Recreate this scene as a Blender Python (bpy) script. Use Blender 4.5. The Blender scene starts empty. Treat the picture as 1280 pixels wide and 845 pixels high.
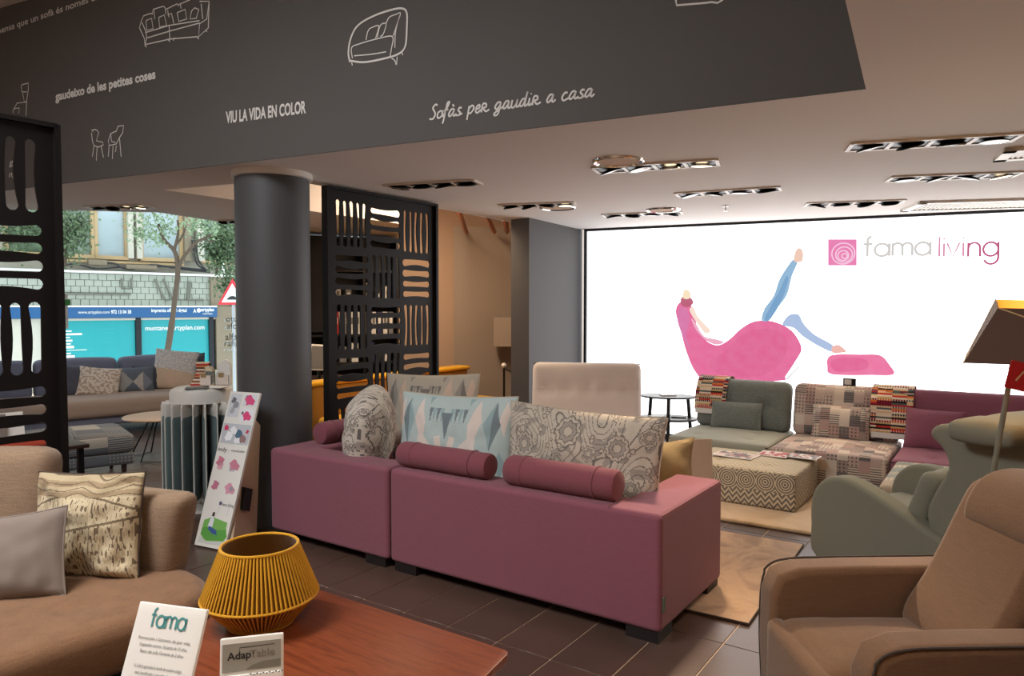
import bpy, bmesh, math, random
from mathutils import Vector, Matrix, noise
random.seed(7)
R = math.radians
scene = bpy.context.scene
COL = scene.collection

# ---------------------------------------------------------------- camera, world, exposure
FPX, HC, PITCH = 900.0, 1.6, R(2.39)
cd = bpy.data.cameras.new('camera'); cam = bpy.data.objects.new('camera', cd); COL.objects.link(cam)
cd.sensor_width = 36.0; cd.lens = 36.0 * FPX / 1280.0; cd.clip_start = 0.05; cd.clip_end = 200
cam.location = (0, 0, HC); cam.rotation_euler = (math.pi / 2 - PITCH, 0, 0)
scene.camera = cam
w = bpy.data.worlds.new('sky'); scene.world = w; w.use_nodes = True
bg = w.node_tree.nodes['Background']; bg.inputs[0].default_value = (0.80, 0.90, 1.0, 1); bg.inputs[1].default_value = 2.9
scene.view_settings.view_transform = 'Standard'; scene.view_settings.look = 'None'
scene.view_settings.exposure = 0.0; scene.view_settings.gamma = 1.0
scene.view_settings.use_curve_mapping = False
scene.cycles.use_denoising = True
scene.cycles.max_bounces = 8
scene.cycles.diffuse_bounces = 5
scene.cycles.sample_clamp_indirect = 6.0
LIGHTBOX = 3.6          # brightness of the backlit wall
SPOT = 0.8              # factor on the ceiling spots

def lamp(kind, loc, energy, color, target=None, size=0.1, angle=70, blend=0.6, sy=None):
    d = bpy.data.lights.new('light', kind); d.energy = energy; d.color = color
    if kind == 'SPOT': d.spot_size = R(angle); d.spot_blend = blend; d.shadow_soft_size = size
    elif kind == 'AREA':
        d.size = size
        if sy: d.shape = 'RECTANGLE'; d.size_y = sy
    else: d.shadow_soft_size = size
    o = bpy.data.objects.new('light', d); COL.objects.link(o); o.location = loc
    if target is not None:
        o.rotation_euler = (Vector(target) - Vector(loc)).to_track_quat('-Z', 'Y').to_euler()
    o['kind'] = 'helper'
    return o

# ---------------------------------------------------------------- measuring the photograph
def ray(x, y):
    a = (x - 640) / FPX; b = -(y - 422.5) / FPX
    return Vector((a, math.cos(PITCH) + b * math.sin(PITCH), -math.sin(PITCH) + b * math.cos(PITCH)))
CAM = Vector((0, 0, HC))
def G(x, y, z=0.0):
    r = ray(x, y); return CAM + r * ((z - HC) / r.z)
def DY(x, y, Y):
    r = ray(x, y); return CAM + r * (Y / r.y)
def PL(x, y, O, n):
    r = ray(x, y); return CAM + r * ((Vector(O) - CAM).dot(n) / r.dot(n))

# ---------------------------------------------------------------- materials
def lin(c):
    return tuple(((v / 255) / 12.92 if v / 255 <= 0.04045 else ((v / 255 + 0.055) / 1.055) ** 2.4) for v in c[:3])
class NT:
    def __init__(s, name):
        s.m = bpy.data.materials.new(name); s.m.use_nodes = True; s.t = s.m.node_tree
        s.b = s.t.nodes['Principled BSDF']; s.out = s.t.nodes['Material Output']
    def n(s, t, **k):
        q = s.t.nodes.new(t)
        for a, v in k.items(): setattr(q, a, v)
        return q
    def put(s, sock, v):
        if isinstance(v, bpy.types.NodeSocket): s.t.links.new(v, sock)
        elif isinstance(v, (tuple, list)) and len(v) == 3 and len(sock.default_value) == 4: sock.default_value = (*v, 1)
        else: sock.default_value = v
    def mt(s, op, a, b=0.0, c=None):
        q = s.n('ShaderNodeMath', operation=op); s.put(q.inputs[0], a); s.put(q.inputs[1], b)
        if c is not None: s.put(q.inputs[2], c)
        return q.outputs[0]
    def mix(s, f, a, b, mode='MIX'):
        q = s.n('ShaderNodeMix', data_type='RGBA', blend_type=mode)
        s.put(q.inputs[0], f); s.put(q.inputs[6], a); s.put(q.inputs[7], b); return q.outputs[2]
    def coord(s, which='Object', scale=None):
        c = s.n('ShaderNodeTexCoord').outputs[which]
        if scale is not None:
            mp = s.n('ShaderNodeMapping'); mp.inputs['Scale'].default_value = scale if isinstance(scale, tuple) else (scale,) * 3
            s.put(mp.inputs[0], c); c = mp.outputs[0]
        return c
    def noise(s, scale, detail=2.0, vec=None, rough=0.5, dist=0.0):
        q = s.n('ShaderNodeTexNoise'); q.inputs['Scale'].default_value = scale; q.inputs['Detail'].default_value = detail
        q.inputs['Roughness'].default_value = rough; q.inputs['Distortion'].default_value = dist
        s.put(q.inputs['Vector'], vec if vec is not None else s.coord()); return q.outputs[0]
    def voro(s, scale, vec=None, feature='F1', out=0):
        q = s.n('ShaderNodeTexVoronoi', feature=feature); q.inputs['Scale'].default_value = scale
        s.put(q.inputs['Vector'], vec if vec is not None else s.coord()); return q.outputs[out]
    def wn(s, a, b):
        c = s.n('ShaderNodeCombineXYZ'); s.put(c.inputs[0], a); s.put(c.inputs[1], b)
        q = s.n('ShaderNodeTexWhiteNoise', noise_dimensions='3D'); s.put(q.inputs[0], c.outputs[0]); return q.outputs[0]
    def ramp(s, f, stops, interp='LINEAR'):
        q = s.n('ShaderNodeValToRGB'); e = q.color_ramp; e.interpolation = interp
        while len(e.elements) < len(stops): e.elements.new(0.5)
        for el, (p, c) in zip(e.elements, stops): el.position = p; el.color = (*c, 1)
        s.put(q.inputs[0], f); return q.outputs[0]
    def xy(s, which='UV'):
        q = s.n('ShaderNodeSeparateXYZ'); s.put(q.inputs[0], s.coord(which)); return q.outputs[0], q.outputs[1], q.outputs[2]
    def bump(s, h, strength=0.3, dist=0.01):
        q = s.n('ShaderNodeBump'); q.inputs['Strength'].default_value = strength; q.inputs['Distance'].default_value = dist
        s.put(q.inputs['Height'], h); s.put(s.b.inputs['Normal'], q.outputs[0])
    def fin(s, col, rough=0.8, metal=0.0, spec=0.5, sheen=0.0):
        s.put(s.b.inputs['Base Color'], col); s.put(s.b.inputs['Roughness'], rough)
        s.b.inputs['Metallic'].default_value = metal; s.b.inputs['Specular IOR Level'].default_value = spec
        if sheen: s.b.inputs['Sheen Weight'].default_value = sheen; s.b.inputs['Sheen Roughness'].default_value = 0.5
        return s.m

def plain(name, c, rough=0.6, metal=0.0, spec=0.5, var=0.06, scale=6.0):
    s = NT(name); c = lin(c); f = s.noise(scale, 3.0)
    return s.fin(s.mix(f, tuple(v * (1 - var) for v in c), tuple(min(1, v * (1 + var)) for v in c)), rough, metal, spec)
def fabric(name, c, c2=None, scale=420.0, weave=0.5, blot=0.12, sheen=0.15, bump=0.35):
    s = NT(name); a = lin(c); b = lin(c2) if c2 else tuple(v * 0.62 for v in a)
    fine = s.noise(scale, 2.0, rough=0.7); big = s.noise(5.0, 3.0)
    slub = s.noise(60.0, 3.0, s.coord('Object', (0.25, 0.25, 3.0)))
    k = s.mt('ADD', s.mt('MULTIPLY', s.mt('SUBTRACT', fine, 0.4), 2.2 * weave), s.mt('MULTIPLY', s.mt('SUBTRACT', slub, 0.45), 1.2 * weave))
    q = s.n('ShaderNodeClamp'); s.put(q.inputs[0], k)
    col = s.mix(q.outputs[0], a, b)
    col = s.mix(s.mt('MULTIPLY', big, blot), col, tuple(v * 0.55 for v in a))
    s.bump(fine, bump, 0.004)
    return s.fin(col, 0.92, 0, 0.25, sheen)
def emit(name, c, strength):
    s = NT(name); e = s.n('ShaderNodeEmission'); s.put(e.inputs[0], s.ramp(s.noise(1.5), [(0, c), (1, tuple(v * 0.98 for v in c))])); e.inputs[1].default_value = strength
    s.t.links.new(e.outputs[0], s.out.inputs[0]); return s.m
def printed(name, rough=0.85, bump=0.3, weave=0.12):
    s = NT(name); a = s.n('ShaderNodeAttribute', attribute_name='Col')
    f = s.noise(380.0, 2.0)
    s.bump(f, bump, 0.003)
    return s.fin(s.mix(s.mt('MULTIPLY', f, weave), a.outputs[0], (0.05, 0.05, 0.05)), rough, 0, 0.25, 0.1)

M = {}
M['ceiling'] = plain('matt ceiling paint', (216, 209, 204), 0.9, var=0.02, scale=2)
M['charcoal_wall'] = plain('charcoal paint', (84, 80, 77), 0.75, var=0.04, scale=3)
M['column'] = plain('column paint', (73, 73, 75), 0.55, var=0.04, scale=3)
M['pier'] = plain('pier paint', (76, 72, 71), 0.7, var=0.04)
M['pier_dark'] = plain('brown pier paint', (62, 50, 46), 0.7, var=0.04)
M['beige_wall'] = plain('beige plaster', (196, 168, 145), 0.85, var=0.03, scale=2)
M['grey_wall'] = plain('greige plaster', (168, 152, 138), 0.85, var=0.03, scale=2)
M['white'] = plain('white paint', (225, 222, 215), 0.5, var=0.02)
M['white_trim'] = plain('white lacquer trim', (228, 220, 208), 0.4, var=0.02)
M['black'] = plain('black lacquer', (22, 19, 19), 0.45, var=0.1)
M['screen'] = plain('black stained board', (17, 12, 11), 0.55, 0, 0.25, var=0.15, scale=20)
M['dark_metal'] = plain('dark metal', (34, 34, 36), 0.35, 0.6)
M['chrome'] = plain('chrome', (205, 200, 195), 0.12, 1.0)
M['dark_plastic'] = plain('dark plastic foot', (28, 24, 24), 0.5)
M['dark_wood'] = plain('dark wood leg', (52, 32, 24), 0.45)
M['ink'] = plain('white wall lettering', (222, 218, 212), 0.7, var=0.02)
M['paper'] = plain('white paper', (228, 226, 220), 0.55, var=0.02)
M['card'] = plain('beige card', (205, 180, 155), 0.7, var=0.03)
M['teal_ink'] = plain('teal ink', (70, 140, 140), 0.6, var=0.02)
M['grey_ink'] = plain('grey ink', (110, 110, 108), 0.6, var=0.02)
M['black_ink'] = plain('black ink', (32, 32, 34), 0.6, var=0.02)
M['red'] = plain('red card', (190, 28, 30), 0.5)
M['grout'] = plain('pale grout', (205, 178, 152), 0.8, var=0.1, scale=30)

def tile_mat():
    s = NT('dark brown porcelain tile'); inf = s.n('ShaderNodeObjectInfo')
    v = s.coord('Object'); n1 = s.noise(3.0, 5.0, v, 0.65); n2 = s.noise(40.0, 3.0, v)
    base = s.mix(n1, lin((70, 52, 46)), lin((92, 72, 62)))
    base = s.mix(s.mt('MULTIPLY', inf.outputs['Random'], 0.35), base, lin((62, 50, 47)))
    s.bump(n1, 0.06, 0.004)
    return s.fin(base, s.mt('ADD', s.mt('MULTIPLY', n2, 0.12), 0.28), 0, 0.5)
M['tile'] = tile_mat()
def wood_mat(name, a, b, scale=(1.5, 22.0, 22.0), rough=0.35):
    s = NT(name); v = s.coord('Object', scale); n = s.noise(2.2, 5.0, v, 0.6, 0.6); n2 = s.noise(14.0, 3.0, v)
    c = s.ramp(n, [(0.3, lin(a)), (0.5, lin(b)), (0.62, lin(a)), (0.75, lin(b))])
    c = s.mix(s.mt('MULTIPLY', n2, 0.3), c, tuple(k * 0.55 for k in lin(a)))
    s.bump(n2, 0.08, 0.002); return s.fin(c, rough, 0, 0.4)
M['walnut'] = wood_mat('reddish walnut veneer', (104, 48, 28), (134, 68, 40))
M['oak'] = wood_mat('pale oak', (170, 135, 105), (190, 155, 125))
M['joist'] = wood_mat('orange pine joist', (165, 90, 45), (185, 105, 58))
M['plum'] = fabric('plum wool', (140, 84, 98), (106, 58, 72), 300, 0.5, 0.1)
M['plum_bolster'] = fabric('plum wool bolster', (132, 74, 84), (104, 55, 64), 300, 0.4, 0.1)
M['taupe'] = fabric('taupe tweed', (150, 126, 104), (84, 68, 54), 230, 0.7, 0.1)
M['taupe_seat'] = fabric('brown tweed seat', (132, 98, 72), (78, 56, 40), 230, 0.6, 0.1)
M['brown'] = fabric('tan brushed fabric', (118, 86, 61), (80, 57, 40), 230, 0.5, 0.12, 0.25)
M['khaki'] = fabric('grey green leatherette', (132, 132, 116), (114, 114, 100), 500, 0.15, 0.06, 0.05, 0.1)
M['cream'] = fabric('cream brushed cotton', (222, 208, 198), (204, 188, 176), 400, 0.25, 0.08)
M['grey'] = fabric('grey green hopsack', (128, 134, 128), (80, 88, 84), 110, 0.8, 0.1)
M['grey_seat'] = fabric('pale sage hopsack', (165, 165, 150), (130, 130, 118), 240, 0.4, 0.1)
M['mauve'] = fabric('mauve wool', (150, 92, 108), (116, 66, 82), 300, 0.4, 0.1)
M['far_grey'] = fabric('blue grey upholstery', (116, 121, 142), (88, 92, 112), 300, 0.3, 0.1)
M['far_seat'] = fabric('warm grey upholstery', (158, 140, 128), (120, 104, 96), 300, 0.3, 0.1)
M['far_dark'] = fabric('slate cushion cloth', (78, 80, 92), (58, 60, 70), 300, 0.3, 0.1)
M['grey_pillow'] = fabric('mouse grey cotton', (132, 120, 112), (108, 98, 92), 500, 0.25, 0.1)
M['olive'] = fabric('olive gold cotton', (165, 140, 98), (110, 92, 62), 300, 0.5, 0.2)
M['yellow'] = fabric('mustard yellow cloth', (225, 165, 20), (190, 130, 10), 300, 0.3, 0.1)
M['yellow_dark'] = fabric('ochre cloth', (150, 100, 20), (110, 72, 14), 300, 0.3, 0.1)
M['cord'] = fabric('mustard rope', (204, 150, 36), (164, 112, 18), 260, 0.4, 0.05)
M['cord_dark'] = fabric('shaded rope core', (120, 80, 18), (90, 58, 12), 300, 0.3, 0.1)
M['piping'] = fabric('dark piping', (70, 58, 50), None, 300, 0.2, 0.05)
M['pale_piping'] = fabric('pale piping', (190, 175, 155), None, 300, 0.2, 0.05)
M['print'] = printed('printed cotton')
M['poster'] = printed('printed poster', 0.4, 0.0, 0.0)

def patch_mat(name, palette, cw=0.13, ch=0.11, dark=(70, 74, 76)):
    s = NT(name); x, y, z = s.xy('UV')
    u = s.mt('DIVIDE', x, cw); ci = s.mt('FLOOR', u); fu = s.mt('SUBTRACT', u, ci)
    off = s.wn(ci, 3.7)
    v = s.mt('ADD', s.mt('DIVIDE', y, ch), s.mt('MULTIPLY', off, 7.0)); ri = s.mt('FLOOR', v); fv = s.mt('SUBTRACT', v, ri)
    r1 = s.wn(ci, ri); r2 = s.wn(s.mt('ADD', ci, 31.0), ri)
    n = len(palette)
    col = s.ramp(r1, [(i / n, lin(c)) for i, c in enumerate(palette)], 'CONSTANT')
    # bars
    bars = s.mt('GREATER_THAN', s.mt('SINE', s.mt('MULTIPLY', y, 320.0)), 0.1)
    isbar = s.mt('GREATER_THAN', r2, 0.72)
    edge = s.mt('GREATER_THAN', s.mt('ABSOLUTE', s.mt('SUBTRACT', fu, 0.5)), 0.22)
    c1 = s.mix(s.mt('MULTIPLY', s.mt('MULTIPLY', bars, isbar), 0.85), col, lin(dark))
    # dots
    du = s.mt('SUBTRACT', s.mt('FRACT', s.mt('MULTIPLY', x, 32.0)), 0.5); dv = s.mt('SUBTRACT', s.mt('FRACT', s.mt('MULTIPLY', y, 32.0)), 0.5)
    d = s.mt('SQRT', s.mt('ADD', s.mt('MULTIPLY', du, du), s.mt('MULTIPLY', dv, dv)))
    dots = s.mt('MULTIPLY', s.mt('LESS_THAN', d, 0.26), s.mt('LESS_THAN', r2, 0.32))
    c2 = s.mix(s.mt('MULTIPLY', dots, 0.75), c1, lin(dark))
    # dark patch now and then
    dk = s.mt('MULTIPLY', s.mt('GREATER_THAN', r1, 0.93), 0.6)
    c3 = s.mix(dk, c2, lin((84, 96, 100)))
    f = s.noise(300.0); s.bump(f, 0.3, 0.003)
    return s.fin(s.mix(s.mt('MULTIPLY', f, 0.2), c3, (0.1, 0.09, 0.08)), 0.9, 0, 0.2, 0.1)
M['patchwork'] = patch_mat('pastel patchwork', [(206, 184, 170), (190, 160, 150), (216, 200, 182), (168, 150, 142), (198, 176, 165), (222, 208, 192), (180, 150, 140)], 0.085, 0.10)
M['patchwork_light'] = patch_mat('pale patchwork', [(214, 198, 170), (198, 178, 150), (160, 164, 152), (222, 206, 176), (150, 150, 138)], 0.12, 0.1, (110, 112, 104))
M['patch_grey'] = patch_mat('grey patchwork', [(120, 120, 118), (92, 96, 102), (150, 146, 138), (74, 80, 90), (170, 164, 152)], 0.22, 0.2, (150, 146, 138))

def pouf_mat():
    s = NT('circles and zigzag weave'); x, y, z = s.xy('UV'); ob = s.xy('Object')[2]
    def rings(size, freq):
        a = s.mt('SUBTRACT', s.mt('FRACT', s.mt('DIVIDE', x, size)), 0.5); b = s.mt('SUBTRACT', s.mt('FRACT', s.mt('DIVIDE', s.mt('ADD', y, -0.135), size)), 0.5)
        d = s.mt('SQRT', s.mt('ADD', s.mt('MULTIPLY', a, a), s.mt('MULTIPLY', b, b)))
        return s.mt('GREATER_THAN', s.mt('SINE', s.mt('MULTIPLY', d, freq)), 0.0)
    zz = s.mt('MULTIPLY', s.mt('PINGPONG', x, 0.032), 1.3)
    zig = s.mt('GREATER_THAN', s.mt('SINE', s.mt('MULTIPLY', s.mt('ADD', y, zz), 140.0)), 0.0)
    sel = s.mt('LESS_THAN', ob, 0.135)
    top = s.mt('GREATER_THAN', ob, 0.285)
    sel = s.mt('MAXIMUM', sel, top)
    k = s.mt('ADD', s.mt('MULTIPLY', zig, sel), s.mt('MULTIPLY', rings(0.15, 50.0), s.mt('SUBTRACT', 1.0, sel)))
    c = s.mix(k, lin((196, 182, 156)), lin((108, 102, 96)))
    c = s.mix(s.mt('MULTIPLY', top, 0.5), c, lin((205, 190, 160)))
    f = s.noise(300.0); s.bump(f, 0.3, 0.003)
    return s.fin(c, 0.9, 0, 0.2, 0.1)
M['pouf'] = pouf_mat()
def swatch_mat(name, seed):
    s = NT(name); x, y, z = s.xy('UV')
    row = s.mt('FLOOR', s.mt('DIVIDE', y, 0.016)); colm = s.mt('FLOOR', s.mt('DIVIDE', x, 0.12))
    r = s.wn(s.mt('ADD', row, seed), colm)
    pal = [(40, 34, 34), (196, 60, 50), (222, 190, 150), (120, 30, 50), (214, 120, 60), (60, 60, 66), (230, 214, 190), (160, 40, 60), (90, 100, 100), (200, 170, 120)]
    c = s.ramp(r, [(i / 10, lin(q)) for i, q in enumerate(pal)], 'CONSTANT')
    d = s.mt('GREATER_THAN', s.mt('SINE', s.mt('MULTIPLY', x, 300.0)), 0.3)
    c = s.mix(s.mt('MULTIPLY', s.mt('MULTIPLY', d, s.mt('GREATER_THAN', s.wn(row, 9.0), 0.5)), 0.7), c, lin((235, 220, 200)))
    return s.fin(c, 0.9, 0, 0.2)
M['swatch_a'] = swatch_mat('striped sample cloth', 3.0); M['swatch_b'] = swatch_mat('striped sample cloth dark', 11.0)
def rug_mat(name, a, b):
    s = NT(name); n1 = s.noise(2.2, 5.0, None, 0.6, 1.2); n2 = s.noise(260.0, 2.0)
    c = s.ramp(n1, [(0.3, lin(a)), (0.5, lin(b)), (0.62, lin(a)), (0.75, tuple(v * 0.75 for v in lin(a)))])
    s.bump(s.mt('ADD', n2, s.mt('MULTIPLY', n1, 2.0)), 0.5, 0.01)
    return s.fin(s.mix(s.mt('MULTIPLY', n2, 0.4), c, tuple(v * 0.6 for v in lin(b))), 0.8, 0, 0.3, 0.4)
M['rug'] = rug_mat('silky sand rug', (150, 114, 84), (196, 160, 124))
M['rug_far'] = rug_mat('deep pile straw rug', (196, 162, 122), (216, 184, 144))
def glass_mat():
    s = NT('shop window glass'); t = s.n('ShaderNodeBsdfTransparent'); t.inputs[0].default_value = (0.95, 0.98, 0.97, 1)
    g = s.n('ShaderNodeBsdfGlossy'); g.inputs['Roughness'].default_value = 0.02
    fr = s.n('ShaderNodeFresnel'); fr.inputs[0].default_value = 1.35; mx = s.n('ShaderNodeMixShader')
    s.put(mx.inputs[0], s.mt('MULTIPLY', fr.outputs[0], 0.6)); s.t.links.new(t.outputs[0], mx.inputs[1]); s.t.links.new(g.outputs[0], mx.inputs[2])
    s.t.links.new(mx.outputs[0], s.out.inputs[0]); return s.m
M['glass'] = glass_mat()

# ---------------------------------------------------------------- mesh builder
class MB:
    def __init__(s): s.V = []; s.F = []; s.C = []; s.MI = []; s.wn = False
    def add(s, V, F, Mx=None, col=None, mi=0):
        n = len(s.V)
        for v in V:
            v = Vector(v); s.V.append(Mx @ v if Mx is not None else v)
        for i, f in enumerate(F):
            s.F.append([n + k for k in f]); s.C.append(col[i] if isinstance(col, list) else col); s.MI.append(mi)
        return s
    def box(s, c, d, rz=0, Mx=None, mi=0, col=None):
        x, y, z = d[0] / 2, d[1] / 2, d[2] / 2
        V = [(a * x, b * y, e * z) for a in (-1, 1) for b in (-1, 1) for e in (-1, 1)]
        F = [(0, 1, 3, 2), (4, 6, 7, 5), (0, 4, 5, 1), (2, 3, 7, 6), (0, 2, 6, 4), (1, 5, 7, 3)]
        T = Matrix.Translation(c) @ Matrix.Rotation(rz, 4, 'Z')
        return s.add(V, F, (Mx @ T) if Mx is not None else T, mi=mi, col=[col] * 6 if col else None)
    def poly(s, pts, col=None, mi=0): return s.add(pts, [list(range(len(pts)))], col=[col] if col else None, mi=mi)
    def bm(s, b, Mx=None, mi=0):
        b.verts.index_update(); V = [v.co.copy() for v in b.verts]; F = [[v.index for v in f.verts] for f in b.faces]; b.free()
        return s.add(V, F, Mx, mi=mi)
    def prism(s, pts, y0, y1, bevel=0.0, seg=3, Mx=None, mi=0):      # outline in x,z pushed along y
        s.wn = s.wn or bevel > 0.004
        b = bmesh.new(); vs = [b.verts.new((x, y0, z)) for x, z in pts]; f = b.faces.new(vs)
        r = bmesh.ops.extrude_face_region(b, geom=[f]); nv = [e for e in r['geom'] if isinstance(e, bmesh.types.BMVert)]
        bmesh.ops.translate(b, verts=nv, vec=(0, y1 - y0, 0)); bmesh.ops.recalc_face_normals(b, faces=b.faces)
        if bevel:
            ed = [e for e in b.edges if len(e.link_faces) == 2 and e.calc_face_angle(0) > R(50)]
            bmesh.ops.bevel(b, geom=ed, offset=bevel, segments=seg, profile=0.5, affect='EDGES', clamp_overlap=True)
        return s.bm(b, Mx, mi)
    def slab(s, pts, z0, z1, bevel=0.0, seg=3, Mx=None, mi=0):       # outline in x,y pushed along z
        T = Matrix(((1, 0, 0, 0), (0, 0, 1, 0), (0, 1, 0, 0), (0, 0, 0, 1)))
        return s.prism(pts, z0, z1, bevel, seg, (Mx @ T) if Mx is not None else T, mi)
    def pad(s, outline, z0, z1, r, dome=0.015, k=4, tufts=()):         # upholstered pad over a free outline
        P = [Vector((x, y, 0)) for x, y, _ in spline([(x, y, 0) for x, y in outline], k, True)]; m = len(P)
        if sum(P[i].x * P[(i + 1) % m].y - P[(i + 1) % m].x * P[i].y for i in range(m)) < 0: P.reverse()
        N = []
        for i in range(m): t = P[(i + 1) % m] - P[i - 1]; N.append(Vector((-t.y, t.x, 0)).normalized())
        c = sum(P, Vector()) / m; rings = []
        for q in range(7): th = R(-90 + 30 * q); rings.append([(P[i] + N[i] * r * (1 - math.cos(th))) + Vector((0, 0, ((z0 + r) if q < 3.5 else (z1 - r)) + r * math.sin(th))) for i in range(m)])
        rings.insert(4, [(P[i] + N[i] * 0.0) + Vector((0, 0, z1 - r)) for i in range(m)])
        top = rings[-1]
        for q in range(1, 9):
            f = q / 9
            rg = []
            for v in top:
                p = v.lerp(Vector((c.x, c.y, z1)), f); p.z = z1 + dome * (1 - (1 - f) ** 2)
                for tx, ty in tufts: p.z -= .02 * math.exp(-((p.x - tx) ** 2 + (p.y - ty) ** 2) / .006)
                rg.append(p)
            rings.append(rg)
        V = [v for g in rings for v in g]; F = [(a * m + i, a * m + (i + 1) % m, (a + 1) * m + (i + 1) % m, (a + 1) * m + i) for a in range(len(rings) - 1) for i in range(m)]
        F.append(tuple((len(rings) - 1) * m + i for i in range(m))); F.append(tuple(reversed(range(m))))
        return s.add(V, F)
    def tube(s, pts, r, n=8, closed=False, Mx=None, mi=0, caps=True):
        pts = [Vector(p) for p in pts]; m = len(pts); V = []; F = []
        rr = r if isinstance(r, (list, tuple)) else [r] * m
        up = None
        for i, p in enumerate(pts):
            if closed: t = pts[(i + 1) % m] - pts[i - 1]
            else: t = pts[min(i + 1, m - 1)] - pts[max(i - 1, 0)]
            t.normalize()
            if up is None: up = Vector((0, 0, 1)) if abs(t.z) < 0.9 else Vector((1, 0, 0))
            a = t.cross(up)
            if a.length < 1e-5: a = t.orthogonal()
            a.normalize(); b2 = a.cross(t); up = b2
            for k in range(n):
                th = 2 * math.pi * k / n; V.append(p + (a * math.cos(th) + b2 * math.sin(th)) * rr[i])
        for i in range(m if closed else m - 1):
            j = (i + 1) % m
            for k in range(n): F.append((i * n + k, j * n + k, j * n + (k + 1) % n, i * n + (k + 1) % n))
        if caps and not closed: F.append(tuple(range(n))); F.append(tuple((m - 1) * n + k for k in reversed(range(n))))
        return s.add(V, F, Mx, mi=mi)
    def lathe(s, prof, n=32, Mx=None, mi=0):
        V = []; F = []; m = len(prof)
        for r, z in prof:
            for k in range(n): th = 2 * math.pi * k / n; V.append((r * math.cos(th), r * math.sin(th), z))
        for i in range(m - 1):
            for k in range(n): F.append((i * n + k, i * n + (k + 1) % n, (i + 1) * n + (k + 1) % n, (i + 1) * n + k))
        return s.add(V, F, Mx, mi=mi)
    def soft(s, c, d, r=0.05, puff=(0, 0, 0), n=6, tufts=(), Mx=None, wr=0.0, mi=0, tuft_r=0.09, tuft_d=0.03):
        hx, hy, hz = d[0] / 2, d[1] / 2, d[2] / 2; r = min(r, hx, hy, hz)
        def L(h, k):
            a = [-h, -h + r * .2, -h + r * .5, -h + r]; k = max(2, k)
            mid = [-h + r + (2 * h - 2 * r) * i / k for i in range(1, k)]
            o = a + mid + [-q for q in reversed(a)]
            out = []
            for q in o:
                if not out or q - out[-1] > 1e-6: out.append(q)
            return out
        md = max(d); ks = [max(3, int(n * q / md * 2)) for q in d]
        if tufts: ks = [max(k, int(q / 0.035)) for k, q in zip(ks, d)]
        ax = [L(hx, ks[0]), L(hy, ks[1]), L(hz, ks[2])]; h = (hx, hy, hz)
        V = []; F = []
        def pt(p):
            p = Vector(p); q = Vector([max(-h[i] + r, min(h[i] - r, p[i])) for i in range(3)]); e = p - q
            if e.length > 1e-7: p = q + e.normalized() * r
            u = [max(-1, min(1, p[i] / h[i])) for i in range(3)]
            for i in range(3):
                j, k = (i + 1) % 3, (i + 2) % 3
                if puff[i]: p[i] += puff[i] * u[i] * (1 - u[j] ** 2) * (1 - u[k] ** 2)
            if tufts and u[2] > 0.3:
                for tx, ty in tufts:
                    dd = math.hypot(p.x - tx, p.y - ty); p.z -= tuft_d * math.exp(-(dd / tuft_r) ** 2 * 3)
            if wr: p += Vector((0, 0, 1)) * wr * noise.noise(p * 9) + Vector((0, 1, 0)) * wr * .6 * noise.noise(p * 9 + Vector((5, 5, 5)))
            return p
        for i in range(3):
            j, k = (i + 1) % 3, (i + 2) % 3
            for sg in (-1, 1):
                base = len(V); A, B = ax[j], ax[k]
                for a in A:
                    for b in B:
                        p = [0, 0, 0]; p[i] = sg * h[i]; p[j] = a; p[k] = b; V.append(pt(p))
                nb = len(B)
                for a in range(len(A) - 1):
                    for b in range(nb - 1):
                        q = (base + a * nb + b, base + (a + 1) * nb + b, base + (a + 1) * nb + b + 1, base + a * nb + b + 1)
                        F.append(q if sg > 0 else tuple(reversed(q)))
        T = Matrix.Translation(c); return s.add(V, F, (Mx @ T) if Mx is not None else T, mi=mi)
    def ribbon(s, pts, wd, th=0.002, Mx=None):                       # flat stroke in x,z facing -y
        m = len(pts)
        if m < 2: return s
        L1 = []; L2 = []
        for i, p in enumerate(pts):
            a = pts[max(i - 1, 0)]; b = pts[min(i + 1, m - 1)]; dx, dz = b[0] - a[0], b[1] - a[1]; l = math.hypot(dx, dz) or 1
            nx, nz = -dz / l * wd / 2, dx / l * wd / 2; L1.append((p[0] + nx, -th, p[1] + nz)); L2.append((p[0] - nx, -th, p[1] - nz))
        V = L1 + L2; F = [(i, m + i, m + i + 1, i + 1) for i in range(m - 1)]
        return s.add(V, F, Mx)
    def build(s, name, mat, parent=None, smooth=True, merge=True, label=None, ang=38, kind=None):
        me = bpy.data.meshes.new(name); b = bmesh.new()
        vs = [b.verts.new(v) for v in s.V]; ok = []
        for i, f in enumerate(s.F):
            try: fc = b.faces.new([vs[k] for k in f]); fc.material_index = s.MI[i]; fc.smooth = smooth; ok.append(i)
            except ValueError: pass
        cols = any(c is not None for c in s.C)
        if cols:
            cl = b.loops.layers.float_color.new('Col')
            for fc, i in zip(b.faces, ok):
                c = s.C[i] or (1, 1, 1)
                for lp in fc.loops: lp[cl] = (*lin(c), 1)
        if merge: bmesh.ops.remove_doubles(b, verts=b.verts, dist=0.0004)
        b.normal_update(); uv = b.loops.layers.uv.new('UVMap')
        for fc in b.faces:
            nn = fc.normal; a = max(range(3), key=lambda i: abs(nn[i]))
            for lp in fc.loops:
                c = lp.vert.co; lp[uv].uv = ((c.y, c.z), (c.x, c.z), (c.x, c.y))[a]
        b.to_mesh(me); b.free()
        for m_ in (mat if isinstance(mat, list) else [mat]): me.materials.append(m_)
        if smooth: me.set_sharp_from_angle(angle=R(ang))
        o = bpy.data.objects.new(name, me); COL.objects.link(o)
        if parent is not None: o.parent = parent
        if s.wn and smooth: md = o.modifiers.new('normals', 'WEIGHTED_NORMAL'); md.keep_sharp = True
        if label: o['label'] = label
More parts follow.
